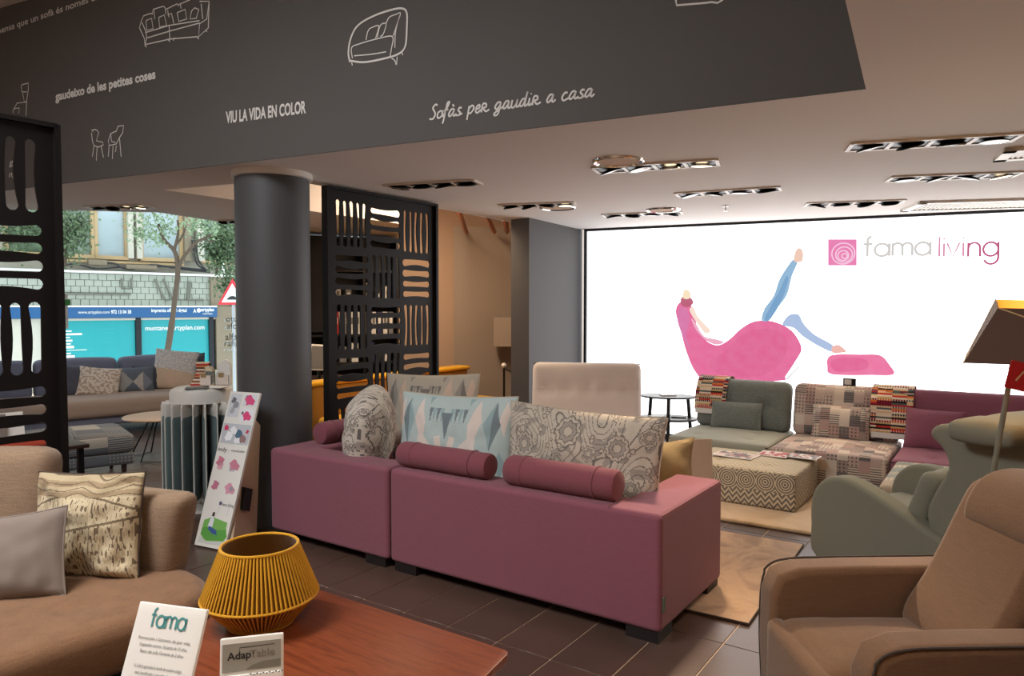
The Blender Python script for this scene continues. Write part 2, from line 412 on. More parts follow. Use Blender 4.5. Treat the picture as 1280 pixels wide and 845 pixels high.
        if kind: o['kind'] = kind
        return o

def thing(name, label, cat, loc=(0, 0, 0), rz=0.0, group=None):
    o = bpy.data.objects.new(name, None); COL.objects.link(o); o.location = loc; o.rotation_euler = (0, 0, rz)
    o.empty_display_size = 0.1
    return tag(o, label, cat, group)
def tag(o, label, cat, group=None):
    o['label'] = label; o['category'] = cat
    if group: o['group'] = group
    return o
def struct(name, mb, mat, parent=None, smooth=False, label=None):
    o = mb.build(name, mat, parent, smooth)
    if parent is None: o['kind'] = 'structure'
    if label: o['label'] = label
    return o
def put(o, loc, rot=(0, 0, 0)):
    o.location = loc; o.rotation_euler = rot; return o
def copy_tree(o, parent=None):
    c = o.copy(); COL.objects.link(c); c.parent = parent
    for ch in [q for q in o.children]: copy_tree(ch, c)
    return c
def spline(P, k=5, closed=False):
    if len(P) < 3: return list(P)
    P = [Vector(p) for p in P]; out = []; m = len(P)
    for i in range(m if closed else m - 1):
        g = (lambda q: P[q % m]) if closed else (lambda q: P[max(0, min(m - 1, q))])
        a, b, c, d = g(i - 1), g(i), g(i + 1), g(i + 2)
        for j in range(k):
            t = j / k; out.append(0.5 * ((2 * b) + (c - a) * t + (2 * a - 5 * b + 4 * c - d) * t * t + (3 * b - a - 3 * c + d) * t ** 3))
    if not closed: out.append(P[-1])
    return [tuple(v) for v in out]

_tc = {}
def text_mesh(body, ext=0.0, off=0.0, shear=0.0, spacing=1.0):
    k = (body, ext, off, shear, spacing)
    if k in _tc: return _tc[k]
    c = bpy.data.curves.new('txt', 'FONT'); c.body = body; c.size = 1; c.extrude = ext; c.offset = off; c.shear = shear; c.space_character = spacing
    c.resolution_u = 3
    o = bpy.data.objects.new('txt', c); COL.objects.link(o); bpy.context.view_layer.update()
    me = bpy.data.meshes.new_from_object(o.evaluated_get(bpy.context.evaluated_depsgraph_get()))
    bpy.data.objects.remove(o); bpy.data.curves.remove(c)
    xs = [v.co.x for v in me.vertices] or [0, 1]; _tc[k] = (me, min(xs), max(xs)); return _tc[k]
def text(body, name, mat, parent, loc, width, height=None, tilt=0.0, off=0.0, shear=0.0, label=None, upright=True, spacing=1.0, flip=False):
    me0, x0, x1 = text_mesh(body, 0.0, off, shear, spacing); me = me0.copy()
    sx = width / max(1e-6, x1 - x0); sz = sx if height is None else height / 0.72
    cs, sn = math.cos(tilt), math.sin(tilt)
    for v in me.vertices:
        x = (v.co.x - x0) * sx; z = v.co.y * sz; x, z = x * cs - z * sn, x * sn + z * cs
        v.co = (loc[0] + x, loc[1], loc[2] + z) if upright else (loc[0] + x, loc[1] + z, loc[2])
    me.materials.clear(); me.materials.append(mat); me.name = name
    o = bpy.data.objects.new(name, me); COL.objects.link(o); o.parent = parent
    if label: o['label'] = label
    return o

# ---- stroke alphabet (x height 1), used for round sans logos and brush script
def arc(cx, cy, r, a0, a1, n=14, ry=None):
    ry = r if ry is None else ry
    return [(cx + r * math.cos(R(a0 + (a1 - a0) * i / n)), cy + ry * math.sin(R(a0 + (a1 - a0) * i / n))) for i in range(n + 1)]
GL = {
 'f': (0.75, [[(0.28, 0), (0.28, 1.2)] + arc(0.58, 1.25, 0.3, 180, 95), [(0, 0.98), (0.62, 0.98)]]),
 'a': (1.15, [arc(0.5, 0.5, 0.48, 0, 360, 24), [(0.98, 1), (0.98, 0)]]),
 'm': (1.5, [[(0.05, 0), (0.05, 1)], [(0.05, 0.6)] + arc(0.37, 0.66, 0.32, 180, 0) + [(0.69, 0)], [(0.69, 0.6)] + arc(1.01, 0.66, 0.32, 180, 0) + [(1.33, 0)]]),
 'n': (1.0, [[(0.05, 0), (0.05, 1)], [(0.05, 0.55)] + arc(0.43, 0.6, 0.38, 180, 0) + [(0.81, 0)]]),
 'l': (0.3, [[(0.1, 0), (0.1, 1.5)]]), 'i': (0.3, [[(0.1, 0), (0.1, 1)], [(0.1, 1.28), (0.1, 1.4)]]),
 'v': (0.95, [[(0, 1), (0.4, 0), (0.8, 1)]]),
 'g': (1.15, [arc(0.5, 0.5, 0.48, 0, 360, 24), [(0.98, 1), (0.98, -0.1)] + arc(0.52, -0.08, 0.46, 0, -160)]),
}
SC = {   # brush script
 'S': (0.8, [[(0.7, 1.35), (0.45, 1.5), (0.2, 1.2), (0.4, 0.85), (0.6, 0.5), (0.4, 0.05), (0.0, 0.1)]]),
 'o': (0.7, [[(0.35, 0.75), (0.1, 0.6), (0.1, 0.15), (0.35, 0.05), (0.6, 0.3), (0.5, 0.7), (0.35, 0.75), (0.7, 0.65)]]),
 'f': (0.6, [[(0.0, 0.1), (0.3, 0.9), (0.5, 1.5), (0.3, 1.5), (0.22, 0.8), (0.15, -0.4), (0.05, -0.5)], [(0.05, 0.75), (0.5, 0.8)]]),
 'a': (0.85, [[(0.55, 0.75), (0.25, 0.75), (0.05, 0.3), (0.2, 0.05), (0.45, 0.3), (0.6, 0.75)], [(0.6, 0.75), (0.55, 0.2), (0.7, 0.05), (0.9, 0.25)]]),
 'à': (0.85, [[(0.55, 0.75), (0.25, 0.75), (0.05, 0.3), (0.2, 0.05), (0.45, 0.3), (0.6, 0.75)], [(0.6, 0.75), (0.55, 0.2), (0.7, 0.05), (0.9, 0.25)], [(0.3, 1.25), (0.5, 1.0)]]),
 's': (0.65, [[(0.55, 0.75), (0.3, 0.8), (0.2, 0.55), (0.45, 0.3), (0.35, 0.05), (0.0, 0.1)], [(0.35, 0.05), (0.7, 0.2)]]),
 'p': (0.8, [[(0.1, 0.85), (0.1, -0.55)], [(0.1, 0.5), (0.4, 0.85), (0.65, 0.55), (0.4, 0.1), (0.1, 0.15)]]),
 'e': (0.65, [[(0.05, 0.35), (0.45, 0.5), (0.4, 0.8), (0.15, 0.65), (0.1, 0.2), (0.35, 0.02), (0.65, 0.3)]]),
 'r': (0.85, [[(0.1, 0.0), (0.12, 0.8), (0.45, 0.8), (0.5, 0.5), (0.15, 0.42)], [(0.2, 0.42), (0.55, 0.05), (0.9, 0.2)]]),
 'g': (0.85, [[(0.55, 0.75), (0.25, 0.75), (0.05, 0.35), (0.25, 0.1), (0.5, 0.4), (0.58, 0.75)], [(0.58, 0.75), (0.5, -0.3), (0.2, -0.5), (0.1, -0.25), (0.85, 0.25)]]),
 'u': (0.85, [[(0.05, 0.8), (0.05, 0.2), (0.25, 0.03), (0.5, 0.3), (0.58, 0.8)], [(0.58, 0.8), (0.55, 0.2), (0.7, 0.05), (0.9, 0.25)]]),
 'd': (0.85, [[(0.5, 0.7), (0.25, 0.75), (0.05, 0.3), (0.2, 0.05), (0.45, 0.3), (0.62, 1.4)], [(0.62, 1.4), (0.55, 0.2), (0.7, 0.05), (0.9, 0.25)]]),
 'i': (0.4, [[(0.1, 0.75), (0.1, 0.15), (0.25, 0.05), (0.42, 0.25)], [(0.15, 1.1), (0.2, 1.18)]]),
 'c': (0.7, [[(0.5, 0.7), (0.25, 0.75), (0.05, 0.35), (0.25, 0.03), (0.7, 0.2)]]),
}
def strokes(word, font, smooth_=False):
    x = 0; out = []
    for ch in word:
        if ch == ' ': x += 0.6; continue
        wd, ps = font[ch]
        for p in ps:
            q = [(a + x, b) for a, b in p]; out.append(spline([(a, b, 0) for a, b in q], 5) if smooth_ else [(a, b, 0) for a, b in q])
        x += wd
    return out, x
def stroke_text(word, font, name, mat, parent, p0, width, height, wd, th=0.002, sm=False, label=None, y=0.0):
    ps, tot = strokes(word, font, sm); mb = MB(); sx = width / tot
    for p in ps: mb.ribbon([(p0[0] + a * sx, p0[1] + b * height) for a, b, _ in p], wd, th, Matrix.Translation((0, y, 0)))
    return mb.build(name, mat, parent, False, merge=False, label=label)

# ================================================================ ROOM
CEIL = 2.6
ROT = R(-34.5); U = Vector((math.cos(ROT), math.sin(ROT), 0)); W_ = Vector((-math.sin(ROT), math.cos(ROT), 0))
K = Vector((1.62, 3.34, 0)); E_ = Vector((-0.902, 0.433, 0)).normalized()
L_ = K + E_ * 8.67; VD = Vector((-1.94, -3, 0))
def vwall(mb, a, b, z0, z1): return mb.poly([(a[0], a[1], z0), (b[0], b[1], z0), (b[0], b[1], z1), (a[0], a[1], z1)])
# floor : grout bed with tiles
FL = struct('floor', MB().poly([(-9.5, -3.2, -0.004), (8, -3.2, -0.004), (8, 13.5, -0.004), (-9.5, 13.5, -0.004)]), M['grout'])
tm = MB(); tm.slab([(-.147, -.297), (.147, -.297), (.147, .297), (-.147, .297)], -0.012, 0.0, 0.0012, 1)
proto = None; cells = []
for i in range(-45, 40):
    for j in range(-12, 22):
        u = -1.68 + 0.3 * (i + .5); v = 2.75 + 0.6 * (j + .5); p = U * u + W_ * v
        if p.y < 0.3 or p.y > 13 or p.x < -9 or p.x > 7.5:
            continue
        q = p - CAM; d = q.length; px = 640 + FPX * q.x / q.y; py = 385 + FPX * 1.6 / q.y
        vis = 0 < px < 1280 and py < 870 and p.y < 9
        # where other things always hide the floor
        hid = (px < 225 and py > 600) or (px < 560 and py > 790) or (350 < px < 900 and py < 690) or (px > 970 and py > 700) or (px > 1040 and py > 600)
        cells.append((not (vis and not hid), d, p))
cells.sort(key=lambda t: (t[0], t[1]))
for n_, (a, d, p) in enumerate(cells[:240]):
    if proto is None: o = tm.build('tile', M['tile'], FL, True); proto = o
    else: o = proto.copy(); COL.objects.link(o)
    o.location = p; o.rotation_euler = (0, 0, ROT)
rest = MB()
for a, d, p in cells[240:]:
    T = Matrix.Translation(p) @ Matrix.Rotation(ROT, 4, 'Z')
    rest.add([(-.148, -.298, 0), (.148, -.298, 0), (.148, .298, 0), (-.148, .298, 0)], [(0, 1, 2, 3)], T)
o = rest.build('tile', M['tile'], FL, False, merge=False); o['kind'] = 'stuff'

Bc, Ac = (-1.75, 5.65), (-2.95, 6.15)
main = [(K.x, K.y), (VD.x, VD.y), (3.5, -3), (6.9, 6.65), (0.97, 9.25), (0.45, 9.2), Bc, Ac, (-1.34, 8.6), (-1.6, 10.4), (-2.95, 9.9), (-2.95, 9.45), (-3.3, 8.65), (-3.7, 7.6), (-4.7, 7.4), (-6.2, 7.25), (L_.x, L_.y)]
CE = MB().poly([(x, y, CEIL) for x, y in main])
rec = [(0.6, 9.45), Bc, Ac, (-1.34, 8.6), (-1.6, 10.4), (-1.6, 11.2), (1.6, 12.6), (1.6, 9.45)]
CE.poly([(x, y, 3.2) for x, y in rec])
for i in (0, 1, 2, 3): vwall(CE, rec[i], rec[i + 1], CEIL, 3.2)
bay = [(-2.95, 9.9), (-2.95, 9.45), (-3.3, 8.65), (-3.7, 7.6), (-4.7, 7.4), (-6.2, 7.25)]
for i in range(5): vwall(CE, bay[i], bay[i + 1], CEIL, 3.4)
CE.poly([(-2.9, 9.2, 3.4), (-6.2, 7.0, 3.4), (-9.2, 7.0, 3.4), (-9.2, 8.0, 3.4), (-3.6, 12.6, 3.4), (-2.9, 12.6, 3.4)])
CE.poly([(K.x, K.y, 4.13), (VD.x, VD.y, 4.13), (-6.2, -3, 4.13), (L_.x, L_.y, 4.13)])
CEo = struct('ceiling', CE, M['ceiling'])
# bulkhead: dark face above the far edge of the opening
BW = thing('wall_upper', 'x', 'x', (K.x, K.y, CEIL), math.atan2(-E_.y, -E_.x)); del BW['category']; del BW['label']; BW['kind'] = 'structure'
MB().box((-8.67 / 2, 0.01, 0.767), (8.67, 0.02, 1.526)).build('wall_face', M['charcoal_wall'], BW, False)
BN = Vector((E_.y, -E_.x, 0)); BN = BN if BN.y < 0 else -BN
def bw(px, py):
    p = PL(px, py, (K.x, K.y, 0), BN); d = p - K; return (-(d.x * E_.x + d.y * E_.y), p.z - CEIL)
mb = MB(); vwall(mb, K, VD, CEIL, 4.13); struct('wall_void', mb, M['ceiling'])
def wall_text(body, p0, p1, hpx, off=0.0, shear=0.0, label=None):
    a = bw(*p0); b = bw(*p1); h = bw(p0[0], p0[1] - hpx)[1] - a[1]
    return text(body, 'lettering', M['ink'], BW, (a[0], -0.004, a[1]), math.hypot(b[0] - a[0], b[1] - a[1]), h * 0.9, math.atan2(b[1] - a[1], b[0] - a[0]), off, shear, label)
wall_text('pensa que un sofà és només un ll', (-2, 43), (133, -4), 9, 0.012, 0, 'white typewriter lettering about a sofa, cut off by the frame')
wall_text('gaudeixo de les petites coses', (70, 126), (195, 98), 12, 0.035, 0, 'white lettering reading gaudeixo de les petites coses')
wall_text('VIU LA VIDA EN COLOR', (283, 154), (383, 141), 16, 0.03, 0, 'white hand cut capitals reading viu la vida en color')
wall_text('ga', (12, 207), (21, 205), 9, 0.0, 0.2); wall_text('ng', (12, 222), (21, 219), 9, 0.0, 0.2)
a = bw(537, 150); b = bw(742, 121); h = bw(537, 138)[1] - a[1]
ps, tot = strokes('Sofàs per gaudir a casa', SC, True); mb = MB(); sx = (b[0] - a[0]) / tot; dz = (b[1] - a[1])
for p in ps: mb.ribbon([(a[0] + q[0] * sx + q[1] * 0.012, a[1] + q[1] * h * 1.0 + dz * q[0] / tot) for q in p], 0.0105, 0.004)
mb.build('lettering', M['ink'], BW, False, merge=False, label='white brush lettering reading sofàs per gaudir a casa')
def drawing(lines, wd=0.006, label=None, sm=False):
    mb = MB()
    for ln in lines:
        P = [bw(*p) for p in ln]; P = [(x, z, 0) for x, z in P]
        if sm: P = spline(P, 5)
        mb.ribbon([(q[0], q[1]) for q in P], wd, 0.004)
    return mb.build('drawing', M['ink'], BW, False, merge=False, label=label)
drawing([[(177, 27), (175, 35), (181, 48), (182, 58), (184, 59)], [(177, 27), (180, 20), (189, 17), (191, 18)], [(178, 28), (183, 40), (184, 47), (182, 58)],
         [(191, 18), (192, 12), (205, 8), (207, 10), (208, 18)], [(193, 13), (194, 24)], [(208, 12), (222, 5), (224, 8)], [(210, 13), (212, 22)], [(224, 6), (238, 0), (240, -2)], [(226, 5), (227, 11)],
         [(183, 26), (190, 23), (192, 36), (184, 38), (183, 26)], [(199, 22), (206, 19), (209, 32), (200, 34), (199, 22)], [(210, 19), (215, 17), (218, 30)], [(222, 16), (232, 12), (234, 24), (224, 27), (222, 16)],
         [(240, 14), (244, 10), (249, 12), (246, 23), (238, 24), (240, 14)], [(182, 41), (212, 32), (250, 26)], [(183, 48), (213, 39), (250, 29)], [(182, 56), (213, 49), (248, 46)], [(212, 32), (213, 50)],
         [(250, 2), (262, 2), (259, 24), (250, 30), (249, 46), (261, 35), (262, 2)], [(252, 5), (254, 24)], [(210, 49), (213, 52)], [(217, 51), (219, 47)], [(247, 46), (249, 49)], [(258, 37), (259, 40)]], 0.008, 'white line drawing of a three seat sofa with cushions')
drawing([[(438, 78), (436, 66), (439, 48), (448, 32), (468, 20), (492, 12), (504, 11), (509, 17), (509, 35), (507, 58), (498, 68), (478, 74), (455, 78), (438, 76)]], 0.012, 'white line drawing of a rounded loveseat', True)
drawing([[(441, 73), (440, 60), (450, 55), (475, 48), (491, 46), (490, 60), (488, 71)], [(458, 50), (461, 38), (467, 34), (474, 33), (470, 48)], [(472, 47), (476, 32), (483, 30), (480, 42), (476, 46)], [(483, 30), (487, 22), (496, 18), (501, 17), (497, 30), (492, 45)],
         [(500, 20), (495, 40), (494, 60)], [(443, 70), (465, 68), (483, 65)], [(440, 78), (441, 82)], [(490, 73), (494, 76), (496, 81), (497, 71)], [(503, 66), (504, 69)]], 0.007, None, True)
drawing([[(27, 108), (28, 106), (36, 104), (36, 112), (34, 126), (33, 145)], [(27, 108), (28, 115), (34, 115)], [(29, 116), (31, 128), (22, 129), (17, 138), (17, 142)], [(18, 136), (25, 135), (24, 142)], [(31, 128), (34, 127)]], 0.008, 'white line drawing of a rocking chair')
drawing([[(117, 165), (115, 163), (119, 162), (122, 163), (124, 166), (121, 176), (129, 178), (130, 181), (124, 184), (118, 182), (116, 176), (115, 166)], [(118, 183), (116, 196)], [(122, 184), (121, 201)], [(127, 183), (130, 197)]], 0.007, 'white line drawing of a chair with a heart shaped back')
drawing([[(148, 158), (155, 157), (154, 166), (150, 172), (146, 180), (137, 182), (136, 176), (139, 167), (146, 164), (148, 158)], [(139, 167), (140, 177), (145, 178)], [(137, 182), (136, 196)], [(142, 182), (141, 199)], [(146, 182), (145, 190)], [(150, 173), (152, 196)]], 0.007, 'white line drawing of an armchair on thin legs')
drawing([[(845, 0), (846, 7), (882, 4), (890, 3), (897, 4), (904, 0)], [(843, -20), (845, 0)]], 0.01, 'white line drawing cut off by the frame')

# walls
def wall(name, pts, z0, z1, mat):
    mb = MB()
    for a, b in zip(pts[:-1], pts[1:]): vwall(mb, a, b, z0, z1)
    return struct(name, mb, mat)
wall('wall_right', [(6.9, 6.65), (3.5, -3)], 0, CEIL, M['beige_wall'])
wall('wall_behind', [(3.5, -3), (-6.2, -3)], 0, 4.13, M['beige_wall'])
wall('wall_left', [(-6.2, -3), (-6.2, 7.25)], 0, 4.13, M['beige_wall'])
wall('wall_bay', [(-6.2, 7.25), (-8.9, 7.35)], 0, 3.4, M['beige_wall'])
# dark stub wall beside the backlit wall
mb = MB(); mb.slab([(0.19, 8.02), (0.9, 9.28), (0.6, 9.5), (-0.01, 8.2)], 0, CEIL - 0.001)
P1 = struct('wall_stub', mb, M['pier'])
wall('wall_niche', [(-1.75, 10.35), (1.6, 11.9)], 0, 3.2, M['beige_wall'])
wall('wall_niche_right', [(0.62, 9.45), (1.55, 11.9)], 0, 3.2, M['grey_wall'])
mb = MB(); mb.slab([(DY(567, 300, 10.6).x, 10.6), (0.9, 11.2), (0.9, 11.5), (DY(567, 300, 10.6).x, 11.0)], 0, 2.80); struct('wall_niche_low', mb, M['grey_wall'])
mb = MB(); p = DY(628, 397, 10.3); mb.box((p.x + .05, p.y + .27, 1.25), (0.36, 0.2, 0.42)); struct('trim_1', mb, M['grey_wall'])
for x, y0, x2, y2 in ((572, 264, 583, 291), (605, 268, 618, 290), (630, 271, 634, 290)):
    a = DY(x, y0 - 6, 8.6 + (x - 572) * .01); b = DY(x2, y2, 10.55)
    o = MB().tube([a, b], 0.035, 4).build('joist', M['joist'], CEo, False)
# column
cx, cy = -1.79, 5.42
CO = MB().lathe([(0.268, 0.0), (0.268, 2.585)], 48).build('column', M['column'], None, True); put(CO, (cx, cy, 0)); CO['kind'] = 'structure'
MB().lathe([(0.268, 2.555), (0.29, 2.56), (0.29, 2.6), (0.0, 2.6)], 48).build('collar', M['white'], CO, True)

# shop window bay
WD = Vector((0.745, 0.667, 0)).normalized(); WO = Vector((-5.6, 10.3, 0)); wrz = math.atan2(WD.y, WD.x)
WN = thing('window_1', 'x', 'x', WO, wrz); del WN['category']; del WN['label']; WN['kind'] = 'structure'
MB().box((0.0, 0, 1.7), (7.6, 0.012, 3.4)).build('pane', M['glass'], WN, False)
fr = MB(); fr.box((0, 0.02, 0.05), (7.6, 0.12, 0.1)); fr.box((0, 0.02, 3.36), (7.6, 0.12, 0.08))
fr.build('window_frame', M['dark_metal'], WN, False)
def winp(px, py):
    n = Vector((WD.y, -WD.x, 0)); p = PL(px, py, WO, n); d = p - WO; return (d.dot(WD), p.z)
wa = winp(66, 411); wb = winp(84, 368)
st = MB(); st.box(((wa[0] + wb[0]) / 2, -0.02, (wa[1] + wb[1]) / 2), (wb[0] - wa[0], 0.006, wb[1] - wa[1])); so = st.build('notice', M['paper'], WN, False, label='white notice stuck on the window glass with a green corner')
M['green'] = plain('green print', (60, 150, 70), 0.5)
wc = winp(77, 378); MB().box((wc[0] + .05, -0.026, wc[1]), (0.1, 0.003, 0.08)).build('notice_mark', M['green'], so, False)
M['ghost'] = plain('grey window lettering', (150, 145, 135), 0.6)
for t_, px, py, wpx in (('oto', 282, 402, 14), ('afo', 283, 411, 13), ('alfa', 281, 425, 15), ('rafia', 280, 433, 18)):
    a = winp(px, py); b = winp(px + wpx, py); text(t_, 'window_lettering', M['ghost'], WN, (a[0], -0.02, a[1]), b[0] - a[0])
wall('wall_bay_end', [(-2.9, 12.75), (-2.9, 9.3)], 0, 3.4, M['charcoal_wall'])

# ================================================================ BACKLIT WALL
LA = Vector((0.93, 9.22, 0)); LB = Vector((6.9, 6.58, 0)); LD = (LB - LA).normalized(); LN = Vector((LD.y, -LD.x, 0)); LW = (LB - LA).length
LX = thing('lightbox_wall', 'backlit white wall picture of a woman on a pink lounger with fama living logo', 'lightbox', LA, math.atan2(LD.y, LD.x))
def lb(px, py):
    p = PL(px, py, LA, LN); d = p - LA; return (d.dot(LD), p.z)
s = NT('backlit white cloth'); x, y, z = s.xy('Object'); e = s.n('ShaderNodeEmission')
edge = s.ramp(s.mt('DIVIDE', x, LW), [(0.0, (0.50, 0.50, 0.52)), (0.05, (0.8, 0.82, 0.88)), (0.12, (1, 1, 1)), (0.75, (1, 1, 1)), (0.82, (0.62, 0.58, 0.50)), (1.0, (0.3, 0.27, 0.22))])  # backlight falloff towards both ends put into the emission colour
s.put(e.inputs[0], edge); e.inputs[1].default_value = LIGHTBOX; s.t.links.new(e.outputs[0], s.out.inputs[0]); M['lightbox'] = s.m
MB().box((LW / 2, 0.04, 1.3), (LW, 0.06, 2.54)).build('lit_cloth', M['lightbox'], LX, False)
fr = MB()
fr.box((LW / 2, 0.02, 2.585), (LW, 0.12, 0.03)); fr.box((LW / 2, 0.02, 0.03), (LW, 0.12, 0.06)); fr.box((0.015, 0.02, 1.3), (0.03, 0.12, 2.6)); fr.box((LW - .015, 0.02, 1.3), (0.03, 0.12, 2.6))
fr.build('frame', M['dark_metal'], LX, False)
s = NT('backlit print'); a = s.n('ShaderNodeAttribute', attribute_name='Col'); e = s.n('ShaderNodeEmission')
s.put(e.inputs[0], s.mix(s.mt('MULTIPLY', s.noise(9.0, 4.0), 0.12), a.outputs[0], (1, 1, 1))); e.inputs[1].default_value = 1.0
s.t.links.new(e.outputs[0], s.out.inputs[0]); M['backprint'] = s.m
def lbpoly(mb, pts, col, y, sm=True):
    P = [lb(*p) for p in pts]
    if sm: P = [(q[0], q[1]) for q in spline([(a, b, 0) for a, b in P], 4, True)]
    mb.poly([(x, -y, z) for x, z in P], col)
pk = MB(); Y0 = 0.001
lbpoly(pk, [(846, 383), (852, 377), (862, 379), (868, 392), (872, 410), (880, 423), (890, 430), (900, 431), (912, 424), (926, 411), (942, 402), (962, 401), (980, 407), (993, 417), (1002, 435), (996, 449), (982, 470), (975, 476), (890, 478), (870, 466), (858, 440), (850, 410), (845, 393)], (228, 96, 150), Y0)
lbpoly(pk, [(846, 393), (851, 384), (858, 386), (862, 400), (858, 420), (864, 440), (850, 412)], (215, 110, 165), Y0 + .001)
lbpoly(pk, [(905, 440), (925, 420), (948, 411), (972, 413), (985, 430), (975, 455), (950, 470), (905, 470), (885, 455)], (222, 90, 142), Y0 + .001)
lbpoly(pk, [(1035, 447), (1045, 443), (1075, 443), (1100, 444), (1112, 456), (1117, 468), (1090, 469), (1040, 468), (1034, 458)], (236, 110, 158), Y0)
lbpoly(pk, [(1040, 450), (1070, 447), (1085, 452), (1080, 462), (1045, 464)], (226, 90, 145), Y0 + .001)
lbpoly(pk, [(862, 388), (867, 384), (872, 395), (880, 404), (888, 413), (882, 417), (872, 405)], (250, 222, 205), Y0 + .002)
lbpoly(pk, [(864, 398), (870, 404), (880, 420), (896, 424), (905, 428), (895, 431), (882, 425), (870, 412)], (240, 170, 195), Y0 + .003)
lbpoly(pk, [(851, 374), (855, 369), (862, 371), (867, 378), (860, 384), (852, 381)], (185, 80, 110), Y0 + .004)
lbpoly(pk, [(853, 371), (856, 362), (862, 364), (864, 371), (858, 374)], (250, 226, 190), Y0 + .005)
lbpoly(pk, [(952, 400), (956, 385), (967, 370), (974, 350), (983, 335), (992, 324), (997, 328), (990, 345), (984, 368), (972, 385), (962, 400)], (140, 180, 212), Y0 + .002)
lbpoly(pk, [(956, 398), (966, 378), (975, 362), (983, 345), (985, 352), (976, 378), (962, 400)], (110, 158, 200), Y0 + .003)
lbpoly(pk, [(992, 325), (995, 313), (1000, 310), (1004, 316), (1003, 326), (997, 328)], (240, 200, 180), Y0 + .004)
lbpoly(pk, [(978, 406), (986, 394), (998, 393), (1005, 405), (1018, 418), (1036, 428), (1043, 434), (1040, 440), (1022, 432), (1003, 420), (992, 410)], (170, 190, 224), Y0 + .002)
lbpoly(pk, [(1040, 434), (1048, 431), (1058, 439), (1052, 441), (1041, 441)], (240, 180, 170), Y0 + .003)
lbpoly(pk, [(982, 474), (998, 458), (999, 459), (984, 475)], (190, 190, 195), Y0 + .002, False)
pk.build('lounger_print', M['backprint'], LX, False, merge=False, label='pink lounger and legs in blue jeans printed on lit cloth')
lg = MB(); lbpoly(lg, [(1035, 299), (1071, 299), (1071, 332), (1035, 332)], (232, 120, 175), Y0, False)
c0 = lb(1054, 317); rr = abs(lb(1071, 317)[0] - c0[0])
lg.build('logo_square', M['backprint'], LX, False, merge=False)
M['pinklogo'] = emit('backlit pale pink', lin((250, 205, 228)), 1.0); M['greylogo'] = emit('backlit pale grey', lin((212, 208, 204)), 1.0)
M['roselogo'] = emit('backlit rose', lin((222, 150, 180)), 1.0); M['magentalogo'] = emit('backlit magenta', lin((190, 100, 135)), 1.0)
rg = MB()
for k, (q, ox, oz) in enumerate(((0.85, 0, 0), (0.62, 0.06, -0.08), (0.4, 0.0, -0.16), (0.2, .1, -.2))):
    rg.ribbon([(c0[0] + rr * (ox + q * math.cos(t / 24 * math.tau)), c0[1] + rr * (oz + q * math.sin(t / 24 * math.tau))) for t in range(25)], 0.013, 0.005)
rg.build('logo_rings', M['pinklogo'], LX, False, merge=False)
a = lb(1079, 321); b = lb(1166, 321); h = lb(1079, 305)[1] - a[1]
stroke_text('fama', GL, 'lettering', M['greylogo'], LX, a, b[0] - a[0], h, 0.027, 0.003, label='pale grey letters fama')
a = lb(1172, 321); b = lb(1251, 321)
stroke_text('livi', GL, 'lettering', M['roselogo'], LX, a, (b[0] - a[0]) * .46, h, 0.02, 0.003, label='rose letters livi')
a2 = lb(1172 + 79 * .47, 321); stroke_text('ng', GL, 'lettering', M['magentalogo'], LX, a2, (b[0] - a2[0]), h * 1.05, 0.022, 0.003, label='magenta letters ng')
lamp('AREA', LA + LD * (LW * .42) + LN * 0.25 + Vector((0, 0, 1.35)), 0.001, (1, 1, 1), LA + LD * 3 + LN * 3, 1)

# ================================================================ CEILING FITTINGS
M['lit'] = emit('warm lit bulb', (1.0, 0.80, 0.52), 9.0); M['unlit'] = plain('silvered reflector', (120, 108, 98), 0.2, 0.9)
LIT = []
def fixture(pa, pb, lit, label, wd=0.21, n=4):
    a = G(*pa, CEIL); b = G(*pb, CEIL); c = (a + b) / 2; L = (b - a).length; rz = math.atan2(b.y - a.y, b.x - a.x)
    t = thing('ceiling_light', label, 'ceiling light', (c.x, c.y, CEIL), rz, 'recessed four lamp ceiling fittings')
    MB().box((0, 0, -0.003), (L - .02, wd - .02, 0.004)).build('backing', M['black'], t, False)
    f = MB(); q = 0.026
    f.box((0, wd / 2, -0.006), (L, q, 0.012)); f.box((0, -wd / 2, -0.006), (L, q, 0.012))
    for i in range(n + 1): f.box((-L / 2 + L * i / n, 0, -0.006), (q, wd, 0.012))
    f.build('frame', M['white_trim'], t, False)
    for i in range(n):
        x = -L / 2 + L * (i + .5) / n; on = i in lit; r = min(0.078, L / n * .4)
        tl = random.uniform(.0, .35)
        T = Matrix.Translation((x, 0, -0.01)) @ Matrix.Rotation(tl, 4, 'X') @ Matrix.Rotation(random.uniform(-.3, .3), 4, 'Y')
        h = MB().lathe([(r * .6, 0.004), (r, -0.008), (r, -0.016), (r * .9, -0.016), (r * .5, -0.006)], 20, T).build('lamp_head', M['dark_metal'] if not on else M['chrome'], t)
        MB().lathe([(0.0, -0.020), (r * .55, -0.017), (r * .86, -0.014)], 20, T).build('bulb', M['lit'] if on else M['unlit'], h, label='lit warm bulb' if on else None)
        if on: LIT.append((c + Vector((math.cos(rz) * x, math.sin(rz) * x, -0.08))))
    return t
fixture((1062, 183), (1270, 171), [], 'unlit four lamp recessed fitting, the large one nearest the square vent')
fixture((1112, 223), (1272, 217), [3], 'four lamp recessed fitting with its last lamp lit, left of the square vent corner')
fixture((1008, 255), (1128, 251), [], 'four lamp recessed fitting beside the long air grille above the pink ottoman picture')
fixture((847, 243), (975, 235), [], 'four lamp recessed fitting in mid ceiling above the grey backed sofa')
fixture((745, 212), (897, 202), [2, 3], 'four lamp recessed fitting with a glowing end lamp, touching the large round speaker')
fixture((755, 269), (852, 265), [], 'four lamp recessed fitting close to the dark edge of the backlit wall')
